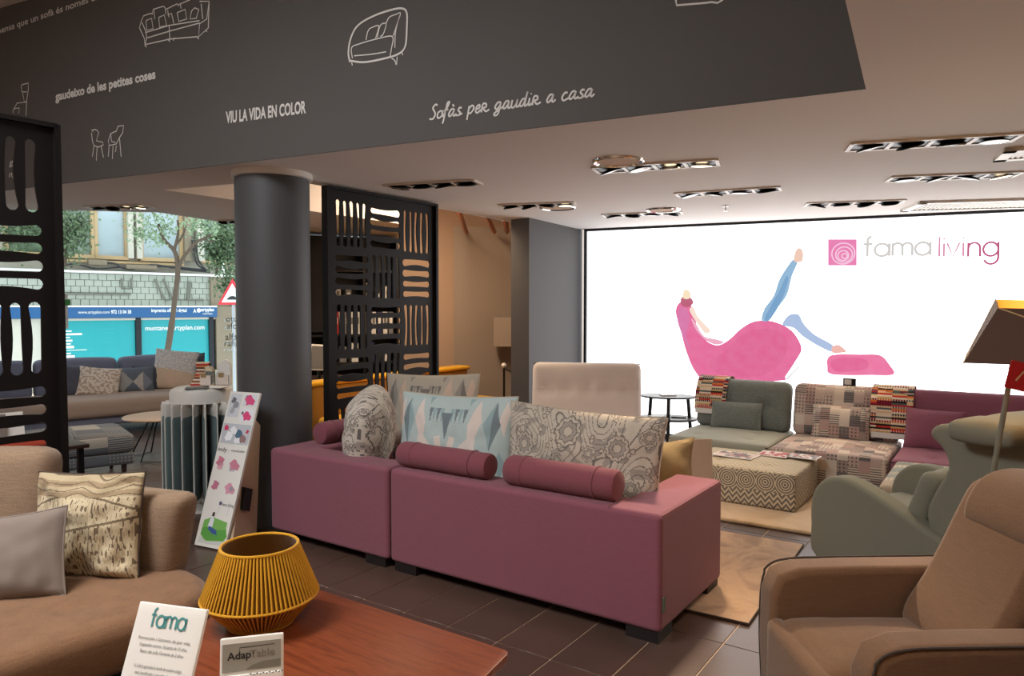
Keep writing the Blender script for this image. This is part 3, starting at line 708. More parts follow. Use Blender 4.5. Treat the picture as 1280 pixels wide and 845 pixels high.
fixture((627, 257), (718, 254), [3], 'four lamp recessed fitting with a glowing end lamp, in front of the dark stub wall')
fixture((487, 233), (597, 227), [], 'four lamp recessed fitting just right of the pierced black screen top')
fixture((115, 259), (185, 257), [2, 3], 'glowing four lamp recessed fitting near the shop window')
fixture((272, 276), (312, 275), [], 'small recessed fitting half hidden by the column', 0.14, 3)
def disc(px, py, r, label):
    p = G(px, py, CEIL); t = thing('ceiling_speaker', label, 'speaker', p)
    MB().lathe([(r * .86, -0.004), (r, -0.016), (r * 1.06, -0.01), (r * 1.08, 0)], 40).build('rim', M['chrome'], t)
    MB().lathe([(0, -0.004), (r * .9, -0.006)], 40).build('grille', M['beige_wall'], t)
disc(773, 201, 0.165, 'round ceiling speaker with chrome rim above the pink sofa cushions')
disc(829, 262, 0.165, 'round ceiling speaker with pale rim near the backlit wall')
disc(697, 259, 0.17, 'round flush ceiling speaker beside the glowing fitting near the stub wall')
def grille(pa, pb, wd, label, cat, ns, name, tk=.014):
    a = G(*pa, CEIL); b = G(*pb, CEIL); c = (a + b) / 2; L = (b - a).length; rz = math.atan2(b.y - a.y, b.x - a.x)
    t = thing(name, label, cat, (c.x, c.y, CEIL), rz)
    f = MB(); q = 0.07
    f.box((0, wd / 2 - q / 2, -0.012), (L, q, 0.024)); f.box((0, -wd / 2 + q / 2, -0.012), (L, q, 0.024)); f.box((L / 2 - q / 2, 0, -0.012), (q, wd, 0.024)); f.box((-L / 2 + q / 2, 0, -0.012), (q, wd, 0.024))
    f.build('frame', M['white_trim'], t, False)
    MB().box((0, 0, -0.002), (L - .1, wd - .1, 0.003)).build('backing', M['dark_metal'], t, False)
    for i in range(ns):
        x = -L / 2 + q + (L - 2 * q) * (i + .5) / ns
        MB().box((0, 0, 0), (tk, wd - 2 * q, 0.012), Mx=Matrix.Translation((x, 0, -0.010)) @ Matrix.Rotation(.4, 4, 'Y')).build('slat', M['white_trim'], t, False)
grille((1137, 257), (1310, 252), 0.62, 'long white air conditioning grille flush in the ceiling above the logo', 'air grille', 26, 'air_grille')
grille((1248, 192), (1330, 186), 0.36, 'square white slatted vent cut off at the picture edge', 'air vent', 7, 'air_vent', .035)
p = G(907, 257, CEIL); t = thing('sprinkler', 'small brass sprinkler head on the ceiling between two recessed fittings', 'sprinkler', p)
MB().lathe([(0.03, 0), (0.03, -0.01), (0.008, -0.015), (0.008, -0.05), (0.02, -0.055), (0, -0.056)], 12).build('head', M['chrome'], t)

WARM = (1.0, 0.76, 0.52); WARM2 = (1.0, 0.80, 0.60)
def spot(px_py, target, energy, angle=55, col=WARM):
    p = px_py if isinstance(px_py, Vector) else G(*px_py, CEIL); lamp('SPOT', (p.x, p.y, CEIL - 0.09), energy * SPOT, col, target, 0.05, angle, 0.8)
spot((880, 204), (1.2, 5.6, 0.0), 110, 62)
spot((860, 206), (1.0, 4.0, 0.6), 150, 50)
spot((880, 204), (1.78, 2.45, 0.72), 330, 22)
spot((1250, 219), (2.0, 2.6, 0.5), 110, 70)
spot((1180, 178), (1.7, 3.0, 0.6), 60, 80)
spot((705, 255), (-0.5, 5.6, 0.5), 50, 70)
spot((1100, 253), (2.4, 5.7, 0.2), 100, 55)
spot((1040, 254), (2.9, 7.0, 0.4), 60, 70)
spot((880, 204), (0.75, 2.9, 0), 260, 50)
spot((170, 258), (-4.6, 9.2, 0.4), 70, 60)
spot((140, 258), (-3.7, 6.6, 0.0), 60, 60)
# added lamps without fittings outside the frame: over the camera and under the upper ceiling
lamp('SPOT', (0.3, 1.2, 2.5), 90 * SPOT, WARM, (-0.1, 2.4, 0.3), 0.06, 95, 0.9)
lamp('SPOT', (2.4, 1.6, 2.5), 12 * SPOT, WARM, (1.7, 2.6, 0.5), 0.06, 80, 0.9)
lamp('SPOT', (-2.4, 2.2, 3.9), 190 * SPOT, WARM, (-1.8, 2.8, 0.4), 0.08, 60, 0.9)
lamp('AREA', (-2.8, 1.6, 4.05), 210, (0.93, 0.97, 1.0), (-2.8, 1.8, 0), 2.0)  # unseen area lamp added to brighten the void and dark bulkhead
lamp('AREA', (1.8, 0.2, 2.55), 5, (1.0, 0.88, 0.75), (1.8, 0.2, 0), 1.0)  # unseen area lamp added as weak ambient fill
lamp('AREA', (-0.9, 8.2, 3.15), 90, WARM, (-0.9, 8.2, 0), 0.5, sy=2.0)

# ================================================================ PIERCED SCREENS
def pierced_screen(p_left, p_right, label, cols, rows, cell=0.375, z0=0.03, phase=0, pitch=0.428):
    a = Vector(p_left); b = Vector(p_right); d = b - a; L = d.length; rz = math.atan2(d.y, d.x)
    t = thing('room_divider', label, 'room divider', (b.x, b.y, 0), rz, 'pierced black room dividers')
    c = bpy.data.curves.new('panel', 'CURVE'); c.dimensions = '2D'; c.fill_mode = 'BOTH'; c.extrude = 0.006
    def loop(P):
        s_ = c.splines.new('POLY'); s_.points.add(len(P) - 1); s_.use_cyclic_u = True
        for q, (x, y) in zip(s_.points, P): q.co = (x, y, 0, 1)
    H2 = 2.56; loop([(-L, z0), (0, z0), (0, H2), (-L, H2)])
    mx = 0.075; rnd = random.Random(3)
    for r in range(rows):
        for k in range(cols):
            x1 = -mx - k * cell; x0 = x1 - cell + 0.03; y1 = H2 - 0.075 - r * pitch; y0 = y1 - pitch + 0.05
            if x0 < -L + 0.02 or y0 < z0 + .02: continue
            vert = (r + k) % 2 == 0
            n = 5 if vert else 4
            if phase == 1: n = 4
            for i in range(n):
                lo, hi = (x0, x1) if vert else (y0, y1); st = (hi - lo) / n; m = lo + st * (i + .5); hw = st * (0.28 if n == 5 else 0.30)
                bw_ = rnd.uniform(-.012, .012); w0, w1 = hw * rnd.uniform(.8, 1.15), hw * rnd.uniform(.8, 1.15)
                A, B = (y0, y1) if vert else (x0, x1); P = []
                for q in range(7): s_ = q / 6; P.append((m - (w0 * (1 - s_) + w1 * s_) * (1 - .25 * math.sin(math.pi * s_)) + bw_ * math.sin(math.pi * s_), A + hw + (B - A - 2 * hw) * s_))
                top = [(m + w1 * math.cos(R(180 - 30 * q)), B - hw + w1 * math.sin(R(180 - 30 * q))) for q in range(1, 6)]
                P2 = []
                for q in range(6, -1, -1): s_ = q / 6; P2.append((m + (w0 * (1 - s_) + w1 * s_) * (1 - .25 * math.sin(math.pi * s_)) + bw_ * math.sin(math.pi * s_), A + hw + (B - A - 2 * hw) * s_))
                bot = [(m + w0 * math.cos(R(-30 * q)), A + hw + w0 * math.sin(R(-30 * q))) for q in range(1, 6)]
                P = P + top + P2 + bot
                loop(P if vert else [(y, x) for x, y in P])
    o = bpy.data.objects.new('panel', c); COL.objects.link(o); bpy.context.view_layer.update()
    me = bpy.data.meshes.new_from_object(o.evaluated_get(bpy.context.evaluated_depsgraph_get())); bpy.data.objects.remove(o)
    me.transform(Matrix.Rotation(math.pi / 2, 4, 'X')); me.materials.clear(); me.materials.append(M['screen'])
    o = bpy.data.objects.new('panel', me); COL.objects.link(o); o.parent = t
    f = MB(); f.box((0.0, 0, (H2 + z0) / 2 + .01), (0.03, 0.07, H2 - z0 + .02)); f.box((-L, 0, (H2 + z0) / 2 + .01), (0.03, 0.07, H2 - z0 + .02)); f.box((-L / 2, 0, H2 + .012), (L, 0.07, 0.024)); f.box((-L / 2, 0, z0 - .015), (L, 0.07, 0.03))
    f.build('frame', M['screen'], t, False)
    for x in (-.12, -L + .12): MB().box((x, 0, 0.01), (0.12, 0.3, 0.02)).build('foot', M['black'], t, False)
    return t
sa = G(407, 229, CEIL); sb = G(543, 253, CEIL)
pierced_screen((sa.x, sa.y, 0), (sb.x, sb.y, 0), 'black pierced room divider standing behind the plum sofa', 3, 6, ((sb - sa).length - .13) / 3)
se = G(68, 152, CEIL); sdir = (G(68, 152, CEIL) - G(0, 139, CEIL)).normalized(); sdir = Vector((0.58, 0.81, 0)).normalized()
sf = se - sdir * 0.50
pierced_screen((sf.x, sf.y, 0), (se.x, se.y, 0), 'black pierced room divider behind the taupe sofa near the shop window', 1, 6, 0.39, phase=1)

# ================================================================ CUSHION BUILDER
def pillow_mb(w, h, t, n=22, pinch=0.07, wr=0.006, col=None, seed=0, rnd_=0.0):
    V = []; F = []; C = []; nx = max(8, int(n * w / max(w, h))); nz = max(8, int(n * h / max(w, h)))
    for sd in (-1, 1):
        base = len(V)
        for i in range(nx + 1):
            for j in range(nz + 1):
                u = -1 + 2 * i / nx; v = -1 + 2 * j / nz
                x = w / 2 * u * (1 - pinch * (1 - v * v)); z = h / 2 * v * (1 - pinch * (1 - u * u))
                x *= 1 - rnd_ * v ** 4; z *= 1 - rnd_ * u ** 4; e = max(0, (1 - abs(u) ** 2.6) * (1 - abs(v) ** 2.6)); y = t / 2 * e ** 0.55
                nn = noise.noise(Vector((x * 7 + seed * 3.1, z * 7, sd * 2 + seed))) * wr * 1.6 + noise.noise(Vector((x * 18 + seed, z * 14, sd * 5))) * wr * .7
                cr = max(0, min(abs(u), abs(v)) - .55) * 1.2
                y += (nn * (1 if e > 0 else 0) * (1 + 2 * cr)) * min(1, e * 4)
                V.append((x, sd * y, z + h / 2 * (1 - pinch)))
        for i in range(nx):
            for j in range(nz):
                q = (base + i * (nz + 1) + j, base + (i + 1) * (nz + 1) + j, base + (i + 1) * (nz + 1) + j + 1, base + i * (nz + 1) + j + 1)
                F.append(q if sd < 0 else tuple(reversed(q)))
                C.append(col((i + .5) / nx, (j + .5) / nz, sd) if col else None)
    mb = MB(); mb.add(V, F, col=C if col else None); return mb
def pillow(name, label, loc, rz, tilt, w, h, t, mat, group=None, col=None, n=22, pinch=0.07, wr=0.006, roll=0.0, pipe=None, seed=0, cat='cushion', rnd_=0.0):
    o = pillow_mb(w, h, t, n, pinch, wr, col, seed, rnd_).build(name, mat)
    o.location = loc; o.rotation_euler = (Matrix.Rotation(rz, 3, 'Z') @ Matrix.Rotation(-tilt, 3, 'X') @ Matrix.Rotation(roll, 3, 'Y')).to_euler()
    tag(o, label, cat, group)
    if pipe:
        P = []
        for a, b, c_, d in ((-1, -1, 1, -1), (1, -1, 1, 1), (1, 1, -1, 1), (-1, 1, -1, -1)):
            for k in range(8):
                u = a + (c_ - a) * k / 8; v = b + (d - b) * k / 8
                P.append((w / 2 * u * (1 - pinch * (1 - v * v)), 0, h / 2 * v * (1 - pinch * (1 - u * u)) + h / 2 * (1 - pinch)))
        MB().tube(P, 0.0045, 6, True).build('piping', pipe, o)
    return o
def bolster(label, pa, pb, r, mat, group=None, ends=0.2):
    a, b = Vector(pa), Vector(pb); d = b - a; L = d.length; c = (a + b) / 2
    Mx = Matrix.Rotation(math.pi / 2, 4, 'Y')
    pr = [(0, -L / 2), (r * .6, -L / 2 + .002), (r * .9, -L / 2 + r * .12), (r, -L / 2 + r * .35)] + [(r * (1 + .02 * math.sin(k)), -L / 2 + L * k / 12) for k in range(1, 12)] + [(r, L / 2 - r * .35), (r * .9, L / 2 - r * .12), (r * .6, L / 2 - .002), (0, L / 2)]
    o = MB().lathe(pr, 28, Mx).build('bolster', mat); put(o, c, (0, -math.atan2(d.z, math.hypot(d.x, d.y)), math.atan2(d.y, d.x)))
    for k in (-1, 1):
        x = k * L / 2 * (1 - 2 * ends * .9)
        MB().tube([(x, (r + .001) * math.cos(q / 20 * math.tau), (r + .001) * math.sin(q / 20 * math.tau)) for q in range(20)], 0.005, 5, True).build('seam', mat, o)
    return tag(o, label, 'cushion', group)

# ---- printed patterns, u across 0..1, v up 0..1
def inpoly(x, y, P):
    c = False; j = len(P) - 1
    for i in range(len(P)):
        if (P[i][1] > y) != (P[j][1] > y) and x < (P[j][0] - P[i][0]) * (y - P[i][1]) / (P[j][1] - P[i][1]) + P[i][0]: c = not c
        j = i
    return c
def geo_col(base, dark, pale, mid):
    shapes = [
        (mid, [(.26, .95), (.38, .72), (.26, .46)]), (dark, [(.14, .72), (.26, .95), (.38, .72), (.26, .46)]), (pale, [(.03, .84), (.11, .95), (.16, .76), (.08, .60)]),
        (pale, [(.40, .74), (.50, .96), (.62, .70), (.60, .56), (.74, .48), (.80, .22), (.68, .06), (.62, .26), (.46, .38), (.48, .58)]),
        (pale, [(.82, .56), (.92, .58), (.99, .34), (.90, .28)]), (dark, [(.86, .0), (.93, .16), (1.0, .0)]),
        (pale, [(.30, .30), (.42, .34), (.50, .12), (.40, .02), (.28, .08)]), (mid, [(.04, .34), (.12, .46), (.20, .34), (.12, .2)]),
        (dark, [(.90, .82), (1.01, .82), (1.01, .50)]), (mid, [(.60, .98), (.70, .98), (.65, .90)]),
    ]
    for k in range(4): shapes.append(((dark, mid)[k % 2], [(.66 + k * .07, .86), (.73 + k * .07, .86), (.695 + k * .07, .70)]))
    def f(u, v, sd):
        a = 1 - abs(u - .5) * 2
        for c, P in shapes:
            if inpoly(a, v, P): return c
        return base
    return f
def paisley_col(ink, ground, mid):
    rnd = random.Random(5); fl = [(.46, .80, .16, 8), (.30, .34, .10, 6), (.62, .62, .08, 7), (.78, .70, .13, 10), (.16, .62, .13, 9), (.88, .36, .10, 8), (.55, .22, .09, 6), (.70, .36, .12, 9), (.05, .25, .1, 7), (.94, .82, .09, 7), (.42, .52, .07, 6), (.20, .12, .09, 7), (.90, .08, .1, 8)]
    dots = [(rnd.random(), rnd.random(), rnd.uniform(.012, .03)) for _ in range(90)]
    def f(u, v, sd):
        x = u * 1.75; y = v
        for fx, fy, fr, pn in fl:
            dx, dy = x - fx * 1.75, y - fy; d = math.hypot(dx, dy)
            if d < fr * 1.15:
                th = math.atan2(dy, dx); rr = fr * (.82 + .18 * abs(math.cos(th * pn / 2)))
                if d < rr:
                    q = d / rr
                    if q > .90: return ink
                    if .62 < q < .70 or .3 < q < .37: return ink
                    if q > .70: return ground if abs(math.sin(th * pn / 2)) > .25 else mid
                    return mid if .37 < q < .62 else ground
        for px, py, pr in dots:
            d = math.hypot(x - px * 1.75, y - py)
            if d < pr: return ink if d > pr * .65 else ground
        n1 = noise.noise(Vector((x * 2.2, y * 2.2, sd * 3.0))); q = math.sin((n1 * 22) + x * 3)
        if abs(q) < .24: return ink
        n2 = noise.noise(Vector((x * 9, y * 9, 4.0)))
        return mid if n2 > .22 else ground
    return f
def stroke_col(u, v, sd):
    n1 = noise.noise(Vector((u * 60, v * 14, 1.0))); n2 = noise.noise(Vector((u * 5, v * 5, 7.0)))
    cream, ink, tan = (200, 186, 156), (112, 96, 76), (178, 162, 132)
    if v > .78: return (ink if math.sin(v * 90 + n2 * 6) > .86 else tan if math.sin(v * 60 + 2 * n2) > 0 else (152, 132, 104))
    a = .20 + .22 * u; b = .52 + .14 * math.sin(u * 3.2)
    if abs(v - a - .16) < .012 or abs(v - b - .14) < .01: return ink
    k = 0.0
    if v < a + .16: k = .20
    elif b - .05 < v < b + .14 and u > .25: k = .22
    else: k = .42
    if n1 > k: return ink
    return cream if n1 > -.25 else tan
def speckle(a, b, th=0.1, sc=30):
    return lambda u, v, sd: a if noise.noise(Vector((u * sc, v * sc, 2.0))) > th else b
def diamond_grey(u, v, sd):
    d, l, m = (92, 100, 112), (150, 150, 150), (120, 126, 136)
    if abs(u - .36) / .22 + abs(v - .40) / .42 < 1: return l
    if abs(u - .78) / .2 + abs(v - .38) / .4 < 1: return m if u > .78 else (176, 170, 164)
    return d
def half_tan(u, v, sd): return (200, 176, 154) if v < .52 - .1 * u else ((176, 176, 180) if noise.noise(Vector((u * 40, v * 40, 1))) > 0 else (214, 208, 204))

# ================================================================ PLUM SOFA
C0 = Vector((0.70, 3.34, 0))
def loc0(x, y, z=0.0): return C0 + U * x + W_ * y + Vector((0, 0, z))
S1 = thing('sofa_section', 'long plum sofa section with a low back, its square arm at the rug corner', 'sofa', C0, ROT, 'plum sectional sofa')
MB().slab([(-1.755, 0), (0, 0), (0, .88), (-.28, .88), (-.28, .23), (-1.755, .23)], 0.055, 0.625, 0.028, 4).build('back_and_arm', M['plum'], S1, ang=60)
MB().soft((-1.02, .56, .33), (1.46, .68, .2), .05, (0, 0, .02)).build('seat', M['plum'], S1)
MB().box((-1.0, .5, .16), (1.44, .7, .16)).build('base', M['dark_plastic'], S1, False)
MB().tube([(-.006, .03, .6155), (-.006, .86, .6155)], 0.004, 6).tube([(-.28, .23, .626), (-.28, .0, .626)], 0.002, 6).build('piping', M['plum_bolster'], S1)
for x, y in ((-.10, .10), (-1.64, .10), (-.10, .78), (-1.64, .78)):
    zf = .0 if y < .5 else .017; MB().box((x, y, (zf + .06) / 2), (.17, .17, .06 - zf)).build('foot', M['dark_plastic'], S1, False)
tg = MB(); tg.box((.004, .035, .19), (.004, .028, .07)); tg.build('care_tag', plain('green grey tag', (90, 105, 95), .6), S1, False, label='small grey green care tag')
S2 = thing('sofa_section', 'short plum sofa section with left arm next to the dark column', 'sofa', loc0(-1.772, 0), ROT, 'plum sectional sofa')
MB().slab([(-1.13, 0), (0, 0), (0, .23), (-.85, .23), (-.85, .95), (-1.13, .95)], 0.055, 0.625, 0.028, 4).build('back_and_arm', M['plum'], S2, ang=60)
MB().soft((-.42, .95, .33), (.84, 1.42, .2), .05, (0, 0, .02)).build('seat', M['plum'], S2)
MB().box((-.45, .9, .16), (.8, 1.3, .16)).build('base', M['dark_plastic'], S2, False)
for x, y in ((-.12, .10), (-1.0, .10), (-.12, 1.5), (-.75, 1.5)):
    MB().box((x, y, .03), (.17, .17, .06)).build('foot', M['dark_plastic'], S2, False)
gp = 'cushions on the plum sofa'
bolster('plum bolster with two seams lying on the sofa back below the teal cushion', loc0(-1.76, .12, .70), loc0(-1.07, .12, .70), .076, M['plum_bolster'], gp)
bolster('plum bolster with two seams lying on the sofa back below the paisley cushion', loc0(-.955, .12, .703), loc0(-.27, .12, .703), .082, M['plum_bolster'], gp)
bolster('plum bolster seen end on, on the sofa arm beside the black screen', loc0(-2.72, .28, .70), loc0(-2.72, .92, .70), .08, M['plum_bolster'], gp)
pillow('cushion', 'large cushion with pale teal geometric print standing behind the left bolster', loc0(-1.60, .40, .43), ROT + .05, .16, .92, .64, .24, M['print'], gp, geo_col((182, 196, 194), (120, 132, 136), (222, 208, 198), (150, 172, 174)), 190, .06, .008, -.02, M['pale_piping'], 1)
pillow('cushion', 'large cushion with brown and grey paisley flower print', loc0(-.69, .40, .42), ROT, .14, 1.02, .62, .24, M['print'], gp, paisley_col((120, 112, 104), (194, 182, 166), (160, 150, 140)), 190, .05, .010, .02, M['pale_piping'], 2)
pillow('cushion', 'beige and grey geometric cushion standing behind the teal one', loc0(-2.52, 1.25, .43), ROT + .1, .12, .92, .66, .22, M['print'], gp, geo_col((190, 178, 160), (130, 122, 114), (214, 186, 164), (160, 152, 140)), 150, .06, .008, -.04, M['pale_piping'], 3)
pillow('cushion', 'floral patterned cushion seen edge on beside the black screen', loc0(-2.38, .42, .43), ROT - .95, .10, .60, .62, .34, M['print'], gp, paisley_col((110, 104, 98), (206, 196, 182), (166, 156, 146)), 130, .0, .012, .22, None, 4, rnd_=.16)
pillow('cushion', 'small olive gold cushion leaning in the sofa corner by the arm', loc0(-.41, .86, .43), ROT + .55, .30, .58, .41, .18, M['olive'], gp, None, 24, .14, .010, -.06, None, 5)
p = DY(874, 600, 4.75); t = thing('placard', 'plain beige card placard standing behind the sofa arm', 'placard', (p.x, p.y, 0.018), R(12))
Tc_ = Matrix.Rotation(-.1, 4, 'X'); MB().box((0, 0, .35), (.24, .012, .70), Mx=Tc_).build('board', M['card'], t, False); MB().box((0, .10, .22), (.05, .012, .44)).build('strut', M['card'], t, False)

# ================================================================ RUGS
rr_ = R(-32.3)
o = MB().slab([(-1.9, 0), (0, 0), (0, 1.44), (-1.9, 1.44)], 0.0, 0.016, 0.006, 2).build('rug', M['rug']); put(o, (1.19, 3.56, 0), (0, 0, rr_)); tag(o, 'silky sand coloured rug under the plum sofa arm', 'rug')
P = [(-1.9, 0, .010), (0, 0, .010), (0, 1.44, .010), (-1.9, 1.44, .010)]
MB().tube(P, 0.006, 6, True).build('hem', M['piping'], o)
o = MB().soft((-.2, 1.25, .016), (3.4, 2.3, .03), .014, (0, 0, 0), 40, wr=.003).build('rug', M['rug_far']); put(o, (1.75, 5.10, 0), (0, 0, R(-33))); tag(o, 'thick straw coloured rug under the patterned pouf', 'rug')

# ================================================================ CREAM SOFA + TWO TIER TABLE
t = thing('low_sofa', 'cream low sofa with an upright tufted back cushion in front of the dark stub wall', 'sofa', (.83, 7.36, 0), R(-8))
MB().soft((0, 0, .25), (1.32, 1.05, .34), .09, (0, 0, .02), 8, tufts=[(-.4, 0), (0, 0), (.4, 0)]).build('seat', M['cream'], t)
MB().box((0, 0, .05), (1.2, .9, .08)).build('base', M['dark_plastic'], t, False)
Tb = Matrix.Translation((-.08, .36, .70)) @ Matrix.Rotation(R(80), 4, 'X')
MB().soft((0, 0, 0), (1.16, .62, .2), .07, (0, 0, .03), 10, tufts=[(-.42, .03), (-.21, .03), (0, .03), (.21, .03), (.42, .03)], Mx=Tb, tuft_r=.14, tuft_d=.045).build('back_cushion', M['cream'], t)
pp = [(-.57, -.30, .02), (.57, -.30, .02), (.57, .30, .02), (-.57, .30, .02)]
MB().tube(pp, .006, 6, True, Mx=Tb).build('piping', M['piping'], t)
MB().tube([(-.55, .03, .098), (-.42, .03, .102), (-.21, .03, .104), (0, .03, .108), (.21, .03, .104), (.42, .03, .102), (.55, .03, .098)], .003, 5, Mx=Tb).build('seam', M['cream'], t)
t = thing('side_table', 'small two tier black side table with three legs against the lit wall', 'side table', (1.80, 8.28, 0), R(-20))
MB().lathe([(0, .57), (.31, .57), (.325, .58), (.315, .59), (0, .59)], 36, Matrix.Scale(.7, 4, (0, 1, 0))).build('upper_top', M['black'], t)
MB().lathe([(0, .315), (.33, .315), (.345, .33), (.335, .34), (0, .34)], 36, Matrix.Scale(.7, 4, (0, 1, 0))).build('lower_top', M['black'], t)
for x, y, dx in ((-.2, .05, -.04), (.03, -.16, 0), (.22, .05, .05)): MB().tube([(x + dx, y * 1.2, 0), (x, y, .58)], .022, 8).build('leg', M['dark_metal'], t)
for i, (x, y, z, a) in enumerate(((-.12, 0, .342, .2), (.12, -.03, .342, -.3), (.0, 0, .592, .1))):
    o = MB().soft((0, 0, .006), (.17, .12, .012), .004).build('booklet', M['paper'] if i != 1 else M['grey_ink']); put(o, Vector((1.80, 8.28, z)) + Vector((x, y, 0)), (0, 0, a)); tag(o, ('white booklet on the left of the lower table tier', 'grey booklet on the right of the lower table tier', 'open white booklet on the upper table tier')[i], 'booklet', 'booklets on the two tier table')

# ================================================================ CORNER SOFA BY THE LIT WALL
KO = Vector((2.04, 7.67, 0))
def kk(x, y, z=0.0): return KO + U * x + W_ * y + Vector((0, 0, z))
def module(x0, x1, y0, y1, matb, mats, label, back=True, seat_h=.38, bz=.86):
    w_ = x1 - x0; d_ = y1 - y0; t = thing('sofa_module', label, 'sofa', kk((x0 + x1) / 2, 0), ROT, 'corner sofa by the backlit wall')
    yc = (y0 + y1) / 2; tf = [(a, b) for a in (-w_ * .25, w_ * .25) for b in (-d_ * .3, 0, d_ * .3)]
    MB().soft((0, yc, .22), (w_ - .012, d_, .32), .035, (0, 0, .03), 9, tufts=tf, tuft_d=.02).build('seat', mats, t)
    MB().box((0, yc, .035), (w_ - .1, d_ - .1, .05)).build('base', M['dark_plastic'], t, False)
    e = [(-w_ / 2 + .012, y0 + .008, .355), (w_ / 2 - .012, y0 + .008, .355), (w_ / 2 - .012, y1, .355), (-w_ / 2 + .012, y1, .355)]
    MB().tube(e, .006, 6, True).build('piping', M['piping'] if mats is not M['patchwork'] else M['pale_piping'], t)
    if back:
        Tb = Matrix.Translation((0, -.13, .38 + (bz - .38) / 2)) @ Matrix.Rotation(R(80), 4, 'X')
        MB().soft((0, 0, 0), (w_ - .02, bz - .36, .2), .07, (0, 0, .03), 9, tufts=[(-w_ * .25, 0), (w_ * .25, 0)], Mx=Tb, wr=.003).build('back_cushion', matb, t)
    return t
module(0, .95, -.98, 0, M['grey'], M['grey_seat'], 'grey green sofa module with sage seat at the left end of the corner sofa')
module(.96, 1.90, -1.0, 0, M['patchwork'], M['patchwork'], 'patchwork print sofa module in the middle of the corner sofa')
module(1.91, 3.05, -1.0, 0, M['mauve'], M['mauve'], 'mauve sofa module at the right end of the corner sofa')
t = module(1.95, 2.95, -2.0, -1.01, M['patchwork_light'], M['patchwork_light'], 'pale patchwork seat block beside the grey green wing chair', False)
gc = 'small cushions on the corner sofa'
pillow('cushion', 'small grey green rectangular cushion on the sage seat', kk(.46, -.36, .385), ROT + .05, .25, .50, .29, .14, M['grey'], gc, None, 22, .03, .004, 0, None, 6)
pillow('cushion', 'small patchwork print cushion on the patchwork seat', kk(1.42, -.36, .385), ROT, .25, .50, .33, .14, M['patchwork'], gc, None, 22, .05, .004, 0, None, 7)
pillow('cushion', 'small mauve cushion leaning on the mauve module', kk(2.16, -.40, .385), ROT - .15, .25, .46, .36, .15, M['mauve'], gc, None, 22, .05, .005, 0, None, 8)
pillow('cushion', 'mauve cushion at the far right end behind the wing chair', kk(2.95, -.45, .385), ROT - .8, .2, .6, .52, .18, M['mauve'], gc, None, 22, .05, .005, 0, None, 9)
def sample_cloth(x0, x1, z1, z0, mat, label):
    t = thing('sample_cloth', label, 'sample cloth', kk((x0 + x1) / 2, 0), ROT, 'sample cloths hung on the sofa backs')
    w_ = (x1 - x0); P = [(.02, z1 - .10), (-.0, z1 + .006), (-.06, z1 + .034), (-.15, z1 + .026), (-.225, z1 - .04), (-.265, z1 - .12), (-.305, z0)]
    P = [(q[0], q[1]) for q in spline([(a, b, 0) for a, b in P], 4)]
    mb = MB(); n = len(P)
    V = [(x, y - .004 * math.sin(x * 40 + k), z) for x in [(-w_ / 2) + w_ * i / 6 for i in range(7)] for k, (y, z) in enumerate(P)]
    F = [(i * n + k, (i + 1) * n + k, (i + 1) * n + k + 1, i * n + k + 1) for i in range(6) for k in range(n - 1)]
    mb.add(V, F); o = mb.build('cloth', mat, t)
    y, z = P[-1]; MB().box((-.01, y - .008, z - .01), (w_ * .85, .003, .05)).build('label_card', M['paper'], t, False, label='white printed label card')
    return t
sample_cloth(.02, .34, .86, .56, M['swatch_a'], 'red and black striped sample cloth over the grey sofa back')
sample_cloth(1.66, 2.0, .86, .47, M['swatch_b'], 'striped sample cloth with orange and teal bands over the patchwork sofa back')
t = thing('price_stand', 'tiny black and white price stand on top of the patchwork sofa back', 'price stand', kk(1.46, -.13, .87), ROT)
MB().box((0, 0, .035), (.11, .03, .07)).build('holder', M['dark_metal'], t, False); MB().box((-.012, -.017, .036), (.06, .003, .05)).build('card', M['paper'], t, False)

# pouf
t = thing('pouf', 'low square pouf woven with circles and zigzags on the straw rug', 'pouf', (2.16, 5.44, 0.03), R(-35.5))
MB().soft((-.46, .38, .15), (.92, .76, .29), .025, (0, 0, .025), 9, tufts=[(-.2, -.2), (.2, .2), (-.2, .2), (.2, -.2)], tuft_d=.018).build('body', M['pouf'], t)
MB().tube([(-.91, .008, .28), (-.01, .008, .28), (-.01, .75, .28), (-.91, .75, .28)], .007, 6, True).build('piping', M['piping'], t)
def mag_col(seed, pal):
    rnd = random.Random(seed); g = {}
    def f(i, j): return g.setdefault((i, j), rnd.choice(pal))
    return f
for i, (px, py, w_, d_, a, pal, lb_) in enumerate((
    (920, 568, .34, .22, -.7, [(120, 52, 50), (180, 140, 125), (90, 80, 75), (205, 180, 165)], 'brown and red sample leaflet on the left of the pouf'),
    (968, 567, .24, .22, -.6, [(170, 60, 60), (225, 205, 195), (190, 90, 80)], 'red magazine with white border in the middle of the pouf'),
    (1005, 570, .24, .18, -.65, [(205, 190, 185), (120, 110, 115), (180, 120, 120), (232, 226, 220)], 'pale magazine at the right edge of the pouf'))):
    p = G(px, py, .36); f = mag_col(i, pal); mb = MB(); mb.box((0, 0, .003), (w_, d_, .006), col=(228, 220, 212))
    for a_ in range(7):
        for b_ in range(4):
            x0 = -w_ / 2 + .012 + (w_ - .024) * a_ / 7; y0 = -d_ / 2 + .012 + (d_ - .024) * b_ / 4
            mb.poly([(x0, y0, .0065), (x0 + (w_ - .024) / 7, y0, .0065), (x0 + (w_ - .024) / 7, y0 + (d_ - .024) / 4, .0065), (x0, y0 + (d_ - .024) / 4, .0065)], f(a_, b_))
    o = mb.build('magazine', M['poster'], None, False, merge=False); put(o, (p.x, p.y, .352), (0, 0, a)); tag(o, lb_, 'magazine', 'magazines on the pouf')

